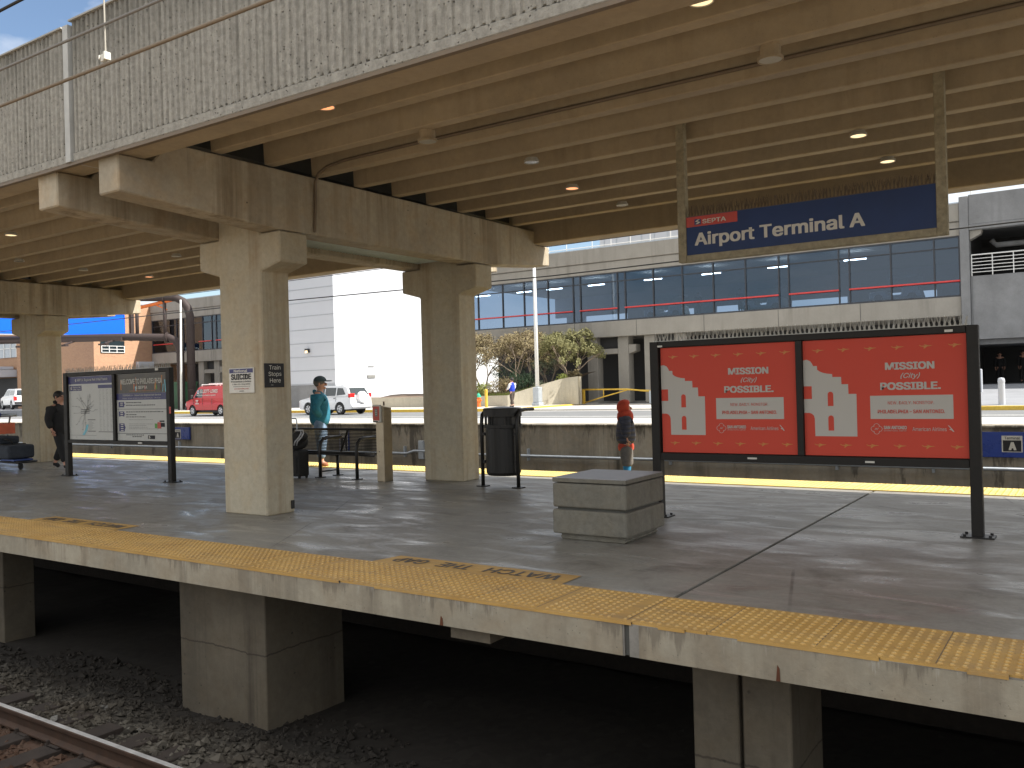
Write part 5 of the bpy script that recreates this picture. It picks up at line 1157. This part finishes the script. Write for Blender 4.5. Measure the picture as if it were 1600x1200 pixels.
def sbox(m, s0, s1, z0, z1, d0, d1): return m.add([sg(s0, z0, d0), sg(s1, z0, d0), sg(s1, z0, d1), sg(s0, z0, d1), sg(s0, z1, d0), sg(s1, z1, d0), sg(s1, z1, d1), sg(s0, z1, d1)], [(0, 3, 2, 1), (4, 5, 6, 7), (0, 1, 5, 4), (1, 2, 6, 5), (2, 3, 7, 6), (3, 0, 4, 7)])
m = MB(); m.add([sg(-11, 6.3, 0), sg(0, 5.83, 0), sg(0, 7.42, 0), sg(-11, 7.5, 0), sg(-11, 6.3, .25), sg(0, 5.83, .25), sg(0, 7.42, .25), sg(-11, 7.5, .25)], [(0, 1, 2, 3), (4, 5, 6, 7), (0, 1, 5, 4), (1, 2, 6, 5), (2, 3, 7, 6), (3, 0, 4, 7)])
m.build('blue_panel', 'billboard_blue', og)
m = MB(); m.add([sg(-11, 6.22, -.03), sg(0, 5.75, -.03), sg(0, 5.83, -.03), sg(-11, 6.3, -.03)], [(0, 1, 2, 3)]); m.add([sg(-11, 7.5, -.03), sg(0, 7.42, -.03), sg(0, 7.5, -.03), sg(-11, 7.58, -.03)], [(0, 1, 2, 3)])
m.add([sg(-4.95, 6.12, -.02), sg(-4.6, 6.2, -.02), sg(-4.3, 6.5, -.02), sg(-4.42, 6.6, -.02), sg(-4.8, 6.28, -.02)], [(0, 1, 2, 3, 4)]); m.add([sg(-4.85, 6.35, -.02), sg(-4.78, 6.35, -.02), sg(-4.78, 6.75, -.02), sg(-4.85, 6.75, -.02)], [(0, 1, 2, 3)])
m.build('panel_trim', 'white', og, recalc=False)
m = MB(); sbox(m, -11, -4.7, 5.55, 5.65, -.7, -.6); sbox(m, -11, 0, 5.45, 5.72, -.55, .2)
for s_ in (-9.5, -6.5, -3.4, -.4): m.tube([sg(s_, 5.6, 0), sg(s_ - .55, 5.2, -1.1)], .07, 6); sbox(m, s_ - .9, s_ - .3, 5.08, 5.2, -1.4, -.95)
m.build('catwalk', 'brownpipe', og)
m = MB(); m.tube([off(b1, -1.2, 8.45), off(b1, -4.1, 7.85)], .13, 8); m.tube([off(b1, -2.6, 8.1), off(b1, -1.7, 7.7)], .05, 6)
tag(m.build('hanging_cable_bundle', 'hydorange'), 'orange bundle slung below the upper brown pipe', 'cable bundle')
m = MB(); m.tube([(-55.85, 39.55, .12), (-55.7, 39.63, 8.2)], [.09, .06], 8); tag(m.build('light_pole', 'white', smooth=True), 'thin white pole beside the brown sign masts', 'light pole')

# ================================================================ TERMINAL
tm = thing('terminal_building', 'long concrete airport terminal with a raised band of dark glass and a red handrail', 'terminal', (-17, 46, .1))
YF = 46.
def terminal(xa, xb, mull, rails, cols, endwall=True):
    gz0, gz1, gt_ = 4.90, 7.76, 7.22
    m = MB(); m.box(xa, YF, gz1 + .001, xb, YF + 12, 8.40); m.box(xa, YF - .06, 8.44, xb, YF + .4, 9.27); m.box(xa, YF + .05, 8.39, xb, YF + 12, 8.45); m.build('parapet', 'bld', tm, bevel=.02)
    m = MB(); m.box(xa, YF - .05, 9.271, xb, YF + .45, 9.33); m.build('coping', 'galv', tm)
    m = MB(); m.box(xa, YF - .02, 3.98, xb, YF + 12, gz0 - .001); m.build('spandrel', 'bld', tm, bevel=.02)
    m = MB()
    for x in [xa + 4.1 * k for k in range(1, int((xb - xa) / 4.1))]: m.box(x - .012, YF - .024, 3.99, x + .012, YF - .019, gz0 - .01)
    m.build('panel_seam', 'trimblack', tm)
    m = MB(); m.box(xa, YF + .1, gz0, xb, YF + .13, gz1); m.build('glazing', 'winglass', tm)
    m = MB(); m.box(xa, YF + .5, gz0, xb, YF + 11.4, gz0 + .02); m.build('floor_finish', 'tile', tm)
    m = MB(); m.box(xa, YF + 11.4, gz0, xb, YF + 11.6, 5.35); m.box(xa, YF + 11.4, 6.3, xb, YF + 11.6, gz1)
    x = xa + 1
    while x < xb: m.box(x, YF + 11.4, 5.35, min(x + 1.6, xb), YF + 11.6, 6.3); x += 5.1
    m.build('back_wall', 'interior', tm)
    m = MB()
    for x in mull: m.box(x - .035, YF + .04, gz0, x + .035, YF + .16, gz1)
    m.box(xa, YF + .05, gt_ - .03, xb, YF + .15, gt_ + .03); m.box(xa, YF + .03, gz0 + .001, xb, YF + .17, gz0 + .08); m.box(xa, YF + .03, gz1 - .06, xb, YF + .17, gz1 - .001)
    m.build('mullions', 'mullion', tm)
    for a, b_ in rails: m = MB(); m.tube([(a, YF - .02, 5.64), (b_, YF - .02, 5.64)], .045, 8); m.build('red_handrail', 'redrail', tm)
    for x in cols:
        m = MB(); m.box(x, YF + .3, .1, x + .68, YF + 1.0, 3.98); m.build('undercroft_column', 'bld', tm, bevel=.02)
    for a, b_ in zip(cols[0::2], cols[1::2]):
        m = MB(); m.box(a + .681, YF + .34, 2.98, b_ - .001, YF + .9, 3.30); m.prism([(b_ + .68, 3.5), (b_ + 1.15, 3.5), (b_ + 1.15, 3.1), (b_ + .68, 2.95)], 'y', YF + .34, YF + .96); m.build('cross_beam', 'bld', tm, bevel=.02)
        m = MB(); m.box(a + .69, YF + .7, 3.36, b_ - .01, YF + .8, 3.97); m.build('vent_panel', 'recess', tm)
    m = MB(); m.box(xa, YF + 3.6, .12, xb, YF + 3.8, 3.97); m.build('undercroft_wall', 'recess', tm)
mullR = [-33.51, -31.57, -29.94, -28.18, -26.39, -25.89, -23.4, -22.9, -21.12, -19.34, -17.54, -15.73, -13.94, -13.43, -10.9, -10.39, -8.44, -6.5, -5.42]
terminal(-34.5, -5.38, [-34.4] + mullR, [(-34.3, -26.4), (-25.9, -23.4), (-22.9, -13.95), (-13.4, -10.9), (-10.4, -5.4)], [-25.65, -23.6, -21.9, -20.0])
terminal(-68.9, -55.6, [-68.85, -65.4, -64.5, -61.9, -60.7, -60.13, -58.2, -56], [(-68.6, -64.8), (-62.3, -60.7), (-60.1, -55.7)], [-62.9, -60.85])
m = MB()
for x in (-34.8, -31.5, -29.2, -26.2, -22.4, -18.8, -15, -11): m.box(x, YF + 1.6, 7.3, x + 1.1, YF + 1.72, 7.34)
m.build('interior_light', emis('interior_strip_light', (1, .95, .85), 18.0), tm)
def cart(x, label):
    t = thing('service_cart', label, 'service cart', (x, YF + 1.2, 4.92), 'pale service carts behind the terminal glass')
    m = MB(); y0_, y1_ = YF + .55, YF + 1.65
    m.prism([(x - 1.4, 5.1), (x - 1.4, 5.45), (x - .6, 5.5), (x - .5, 5.25), (x + .1, 5.25), (x + .15, 5.6), (x + .9, 5.6), (x + 1.05, 5.1)], 'y', y0_, y1_); m.build('body', 'white', t, bevel=.04)
    m = MB(); m.box(x - .55, y0_, 6.15, x + .95, y1_, 6.2)
    for a in (-.5, .9): m.box(x + a - .02, y0_, 5.4, x + a + .02, y0_ + .04, 6.15); m.box(x + a - .02, y1_ - .04, 5.4, x + a + .02, y1_, 6.15)
    m.build('canopy', 'interior', t)
    for a in (-.95, .6):
        for y in (y0_, y1_): mm = MB(); mm.tube([(x + a, y - .06, 5.12), (x + a, y + .06, 5.12)], .2, 14); mm.build('wheel', 'tyre', t)
cart(-20.6, 'pale service cart behind the terminal glass left of the station sign'); cart(-8.2, 'pale service cart behind the terminal glass near its right end'); cart(-14.9, 'pale service cart behind the terminal glass below the hanging station sign')
for x, lb_ in ((-18.6, 'dark silhouette of a traveller behind the glass beside the left service cart'), (-16.2, 'dark silhouette of a traveller behind the glass below the station sign')):
    t, J, P, R = person(lb_, (x, YF + .5, 4.92), 1.3, D2R(-90), {}); trousers(t, J, P, R, 'blackcloth'); top(t, J, P, R, 'blackcloth'); hair(t, J, P, R)
# plant room and railing on the roof
pr_ = thing('rooftop_plant_room', 'pale metal clad plant room with a railing on the terminal roof', 'plant room', (-28, 60, 9))
m = MB(); m.box(-31.9, 60, 8.4, -22, 66, 13.2); m.build('cladding', 'whitepanel', pr_, bevel=.03)
m = MB()
for x in [-31.5 + 1.05 * k for k in range(10)]: m.box(x - .03, 59.96, 8.5, x + .03, 59.998, 13.2)
m.box(-31.9, 59.95, 11.6, -22, 59.99, 11.68); m.build('panel_seam', 'galv', pr_)
m = MB()
for x in [-43 + 1.6 * k for k in range(24)]: m.tube([(x, 58.6 if x > -33 else 57.5, 8.4), (x, 58.6 if x > -33 else 57.5, 12.9)], .03, 6)
m.tube([(-43, 57.5, 12.2), (-22, 58, 12.2)], .03, 6); m.tube([(-43, 57.5, 11.5), (-22, 58, 11.5)], .03, 6); m.build('railing', 'white', pr_)
m = MB()
for x in [-64 + 1.7 * k for k in range(6)]: m.tube([(x, 50, 8.4), (x, 50, 10.3)], .03, 6)
for z in (9.8, 10.25): m.tube([(-64, 50, z), (-55.5, 50, z)], .03, 6)
tag(m.build('roof_railing', 'galv'), 'thin railing on the roof of the left part of the terminal', 'railing')
m = MB(); m.box(-58.9, 49, 8.4, -56, 53, 11.2); tag(m.build('roof_cabin', 'whitepanel', bevel=.03), 'pale metal cabin on the roof left of the front column', 'cabin')
# multi-storey car park at the right
gb = thing('parking_garage', 'grey concrete parking garage with an open upper deck and white railings', 'parking garage', (0, 46, .7))
m = MB(); m.box(-5.37, 45.85, .6, -4.98, 46.6, 9.55); m.box(-4.979, 45.9, 8.2, 25, 46.5, 9.35 + .25); m.box(-4.979, 45.88, 7.95, 25, 46.4, 8.199); m.build('frame', 'garage', gb, bevel=.02)
m = MB(); m.box(-4.975, 45.95, 8.17, 25, 46.0, 8.205); m.build('groove', 'trimblack', gb)
m = MB(); m.box(-4.97, 46.0, 2.84, 25, 46.35, 5.80); m.box(-4.9, 45.985, 2.84, 25, 45.999, 5.80) ; m.build('spandrel', 'garage', gb, bevel=.02)
m = MB(); m.box(-5.3, 46.4, 2.6, 25, 70, 2.83); m.box(-5.3, 46.4, 5.3, 25, 70, 5.5); m.box(-5.3, 46.55, 8.3, 25, 70, 8.6); m.build('deck_slabs', 'garage', gb)
m = MB(); m.box(-5.3, 52.5, .72, 25, 52.8, 8.3); m.box(-5.3, 46.6, .72, -5.1, 52.4, 8.3); m.build('core_wall', 'recess', gb)
m = MB(); m.tube([(-4.2, 47.6, 7.6), (-4.0, 47.6, 7.35), (12, 47.6, 7.35)], .13, 10); m.build('duct', 'garage', gb, smooth=True)
m = MB(); m.prism([(-4.96, 7.94), (-4.45, 7.94), (-4.5, 7.75), (-4.96, 7.5)], 'y', 46.0, 46.5); m.build('bracket', 'bld', gb)
m = MB()
for z in (6.05, 6.2, 6.36, 6.52, 6.68, 6.86): m.tube([(-4.9, 45.96, z - .08), (25, 45.96, z - .08)], .018 if z < 6.8 else .03, 6)
for x in [-4.9 + .85 * k for k in range(34)]: m.tube([(x, 45.96, 5.8), (x, 45.96, 6.8)], .022, 6)
m.build('railing', 'white', gb)
# white panelled building
wb = thing('white_building', 'blank white panelled building whose right side is in full sun', 'building', (-50, 50, .12))
m = MB(); m.box(-53, 43.15, .12, -43.7, 56, 14); m.build('walls', 'whitepanel', wb)
m = MB()
for z in (1.75, 2.7, 3.66, 4.62, 5.58, 6.54, 7.5, 8.46): m.box(-53, 43.13, z, -43.68, 43.149, z + .035); m.box(-43.699, 43.15, z, -43.69, 56, z + .02) if z in (2.7, 5.58) else None
m.build('panel_groove', 'groove', wb)
m = MB(); m.box(-53.01, 43.12, .12, -43.701, 43.149, 1.70); m.build('base_course', 'garage', wb)
m = MB(); m.box(-46.45, 42.95, 3.98, -46.1, 43.12, 4.25); wl_ = m.build('wall_lamp', 'trimblack', wb); m = MB(); m.box(-46.4, 42.93, 3.95, -46.15, 42.949, 4.12); m.build('lamp_lens', 'lampcream', wl_)
m = MB(); m.box(-43.679, 46.3, 2.1, -43.64, 47.1, 2.3); m.box(-43.679, 46.4, 2.9, -43.66, 47.0, 2.95); m.build('vent_grille', 'mapgrey', wb)
# brick building
br = thing('brick_building', 'orange brick building behind the blue overhead sign', 'building', (-75, 44, .1))
m = MB(); m.box(-81.4, 40.72, .1, -69.0, 58, 9.12); m.build('walls', 'brick', br)
m = MB(); m.box(-81.6, 40.6, 9.121, -68.9, 58, 9.25); m.build('coping', 'galv', br)
m = MB(); m.box(-68.999, 41.3, 4.9, -68.96, 43.45, 5.95); w_ = m.build('window', 'carglass', br)
m = MB()
for k in range(4): yy = 41.35 + .68 * k; m.box(-68.955, yy, 4.95, -68.92, yy + .06, 5.52)
for z in (4.95, 5.21, 5.48): m.box(-68.955, 41.35, z, -68.925, 43.45, z + .05)
m.build('window_frame', 'white', w_)
m = MB(); m.box(-68.999, 44.5, 2.2, -68.6, 46, 4.2); m.build('parapet_block', 'whitepanel', br)
m = MB(); m.box(-69.0 + .001, 44.0, 6.2, -68.8, 44.3, 9.1); m.build('downpipe', 'brownpipe', br)
gl = thing('glazed_annex', 'low building with pale blue windows and a white awning at the far left edge', 'building', (-86, 41, .4))
m = MB(); m.box(-95, 41.2, .4, -81.42, 52, 9.0); m.build('walls', 'brick', gl)
m = MB(); m.box(-90, 41.1, 5.1, -82.1, 41.199, 6.75); m.build('window_band', 'galv', gl); m = MB()
for x in (-84.4, -83.2, -82.15): m.box(x - .05, 41.05, 5.1, x + .05, 41.099, 6.75)
m.box(-90, 41.05, 5.9, -82.1, 41.099, 5.97); m.build('window_frame', 'white', gl)
m = MB(); m.box(-95, 39.2, 3.3, -82.0, 41.0, 3.95); m.box(-95, 39.1, 4.0, -82.6, 41.0, 4.25); m.build('awning', 'whitepanel', gl)
m = MB(); m.box(-95, 41.0, .42, -81.9, 41.19, 3.2); m.build('plinth', 'recess', gl)

# ================================================================ PLANTER, TREES AND SHRUBS
m = MB()
P_ = [(-40, 41), (-27.95, 41), (-25.5, 43.2), (-24.58, 43.2)]; zt_ = [.72, .72, 1.62, 1.70]
n = 14
path = []
for i in range(3):
    for k in range(n if i else 1):
        f = k / n; s3 = f * f * (3 - 2 * f) if i == 1 else f
        path.append((P_[i][0] + (P_[i + 1][0] - P_[i][0]) * f, P_[i][1] + (P_[i + 1][1] - P_[i][1]) * f, zt_[i] + (zt_[i + 1] - zt_[i]) * (f ** .9 if i == 1 else f)))
path.append((P_[3][0], P_[3][1], zt_[3]))
vs = []
for (x, y, z) in path: vs += [(x, y, .1), (x, y, z), (x - .12, y + .2, z), (x - .12, y + .2, .1)]
m.add(vs, [(4 * i + a, 4 * (i + 1) + a, 4 * (i + 1) + (a + 1) % 4, 4 * i + (a + 1) % 4) for i in range(len(path) - 1) for a in range(4)] + [(4 * len(path) - 4, 4 * len(path) - 3, 4 * len(path) - 2, 4 * len(path) - 1)])
m.box(-24.75, 43.42, .1, -24.585, 43.6, 1.69)
tag(m.build('retaining_wall', 'retain', recalc=True), 'pale curving retaining wall rising to the right below the trees', 'wall')
m = MB(); N_ = 24; vs = []
for i in range(N_ + 1):
    x = -40 + (15.2 * i / N_); top0 = .66 if x < -28.2 else .66 + (x + 28.2) / 2.6 * .85
    y0_ = 41.15 if x < -28.2 else 41.15 + min(1, (x + 28.2) / 2.6) * 2.15
    for j in range(5): y = y0_ + (45.9 - y0_) * j / 4; vs.append((x, y, top0 + .12 * noise.noise(Vector((x, y, 0))) + .06 * j))
m.add(vs, [(5 * i + j, 5 * i + j + 1, 5 * i + j + 6, 5 * i + j + 5) for i in range(N_) for j in range(4)]); struct('planting_bed', m, 'soil')
def leaves(m, pts, n, size, r, spread):
    for _ in range(n):
        c, rad = r.choice(pts); d = Vector((r.gauss(0, 1), r.gauss(0, 1), r.gauss(0, 1))); d = d.normalized() * rad * r.random() ** .45 * spread
        p = Vector(c) + d; a = Vector((r.gauss(0, 1), r.gauss(0, 1), r.gauss(0, 1))).normalized(); b_ = a.orthogonal().normalized(); s = size * r.uniform(.6, 1.5)
        m.add([p - a * s, p + b_ * s * .5, p + a * s, p - b_ * s * .5], [(0, 1, 2, 3)])
def tree(label, x, y, z0, h, w, mat, n, seed, trunks=3, fork=.35, group='clipped trees in the planting bed', size=.05):
    r = random.Random(seed); t = thing('garden_tree', label, 'tree', (x, y, z0), group)
    tk = MB(); tips = []
    def br_(p, d, l, rad, lev):
        q = p + d * l * .5 + Vector((r.uniform(-.08, .08), r.uniform(-.08, .08), 0)) * l; e = p + d * l
        tk.tube([p, q, e], [rad, rad * .85, rad * .7], 6 if lev < 2 else 4, cap=False)
        if lev >= 4: tips.append(e); return
        for k in range(3 if lev else 3):
            nd = (d + Vector((r.uniform(-.75, .75) * w / h * 1.5, r.uniform(-.6, .6), r.uniform(-.05, .35)))).normalized(); br_(e, nd, l * r.uniform(.6, .8), rad * .62, lev + 1)
    for k in range(trunks):
        a = k / trunks * 6.28 + r.random(); br_(Vector((x + .08 * math.cos(a), y + .08 * math.sin(a), z0)), Vector((math.cos(a) * .35 * w / h * 1.3, math.sin(a) * .25, 1)).normalized(), h * fork, .06, 0)
    tk.build('trunk', 'bark', t, smooth=True, recalc=False)
    lf = MB(); pts = []
    for e in tips:
        dx = (e.x - x) / (w / 2); dz = (e.z - z0) / h
        if abs(dx) < 1.05 and .3 < dz < 1.05: pts.append((e, .26 * h / 3))
    for k in range(46):
        a = r.uniform(0, 6.28); rr = r.random() ** .5; zz = r.random()
        pts.append(((x + math.cos(a) * rr * w / 2 * (.75 + .25 * math.sin(zz * 3.1)), y + math.sin(a) * rr * w / 2.6, z0 + h * (.50 + .46 * zz - .10 * rr * rr)), r.uniform(.12, .28) * h / 3))
    leaves(lf, pts, n, size, r, 1.); lf.build('crown', mat, t, recalc=False)
tree('tan leafed tree partly hidden behind the back column', -31.3, 43.0, .75, 3.5, 3.4, 'leaf_tan', 8000, 1)
tree('tan leafed spreading tree left of the white light pole', -28.2, 43.0, .8, 3.45, 3.9, 'leaf_tan', 10500, 2)
tree('olive leafed rounded tree right of the white light pole', -25.5, 43.9, 1.0, 3.25, 3.2, 'leaf_olive', 13000, 5, size=.055)
tree('small dark evergreen tree under the crown left of the pole', -27.2, 44.2, 1.0, 1.9, 1.5, 'leaf_sage', 2200, 8, size=.05)
def shrub(x, y, z, rx, rz_, mat, label, seed, n=900, size=.045):
    r = random.Random(seed); t = thing('shrub', label, 'shrub', (x, y, z), 'shrubs in the planting bed')
    m = MB()
    for k in range(7): a = r.uniform(0, 6.28); m.tube([(x, y, z - .1), (x + math.cos(a) * rx * .3, y + math.sin(a) * rx * .3, z + rz_ * .4), (x + math.cos(a) * rx * .7, y + math.sin(a) * rx * .7, z + rz_ * r.uniform(.7, 1))], [.015, .01, .005], 4)
    m.build('stem', 'bark', t)
    m = MB(); pts = [((x + r.uniform(-.6, .6) * rx, y + r.uniform(-.6, .6) * rx, z + rz_ * r.uniform(.25, .8)), rx * .42) for _ in range(12)]
    leaves(m, pts, n, size, r, 1.); m.build('foliage', mat, t, recalc=False)
for a in ((-30.0, 41.6, .7, .55, .75, 'leaf_lime', 'lime green rounded shrub next to the back column', 1), (-28.9, 41.9, .75, .85, .95, 'leaf_tan', 'brown twiggy shrub between two green shrubs', 2), (-27.9, 42.6, .8, .95, 1.2, 'leaf_dark', 'large dark green shrub under the middle tree', 3),
          (-26.75, 42.75, .95, .5, .5, 'leaf_sage', 'pale sage mound shrub left of the light pole', 4), (-25.75, 43.6, 1.3, .5, .55, 'leaf_lime', 'small lime green shrub right of the light pole', 5), (-29.4, 43.4, .8, 1.2, 1.9, 'leaf_dark', 'tall dark green shrub behind the brown twiggy one', 6),
          (-25.2, 43.9, 1.3, .5, .9, 'leaf_tan', 'brown leafed shrub at the top of the retaining wall', 7), (-31.9, 42.4, .7, .9, 1.1, 'leaf_dark', 'dark shrub hidden at the left end of the planting bed', 8)):
    shrub(*a, n=1500 if a[3] > .7 else 900)
r = random.Random(77); m = MB()
for k in range(2600):
    x = r.uniform(-32, -26.4); y = 41.3 + r.random() * 1.0 + max(0, (x + 28.2) * .75); z = .68 + max(0, (x + 28.2) * .3); hgt = r.uniform(.08, .28)
    m.add([(x, y, z), (x + .02, y, z), (x + r.uniform(-.08, .08), y + r.uniform(-.05, .05), z + hgt)], [(0, 1, 2)])
tag(m.build('ground_cover', 'leaf_lime', recalc=False), 'spring bulbs and grass blades along the front of the planting bed', 'ground cover', kind='stuff')
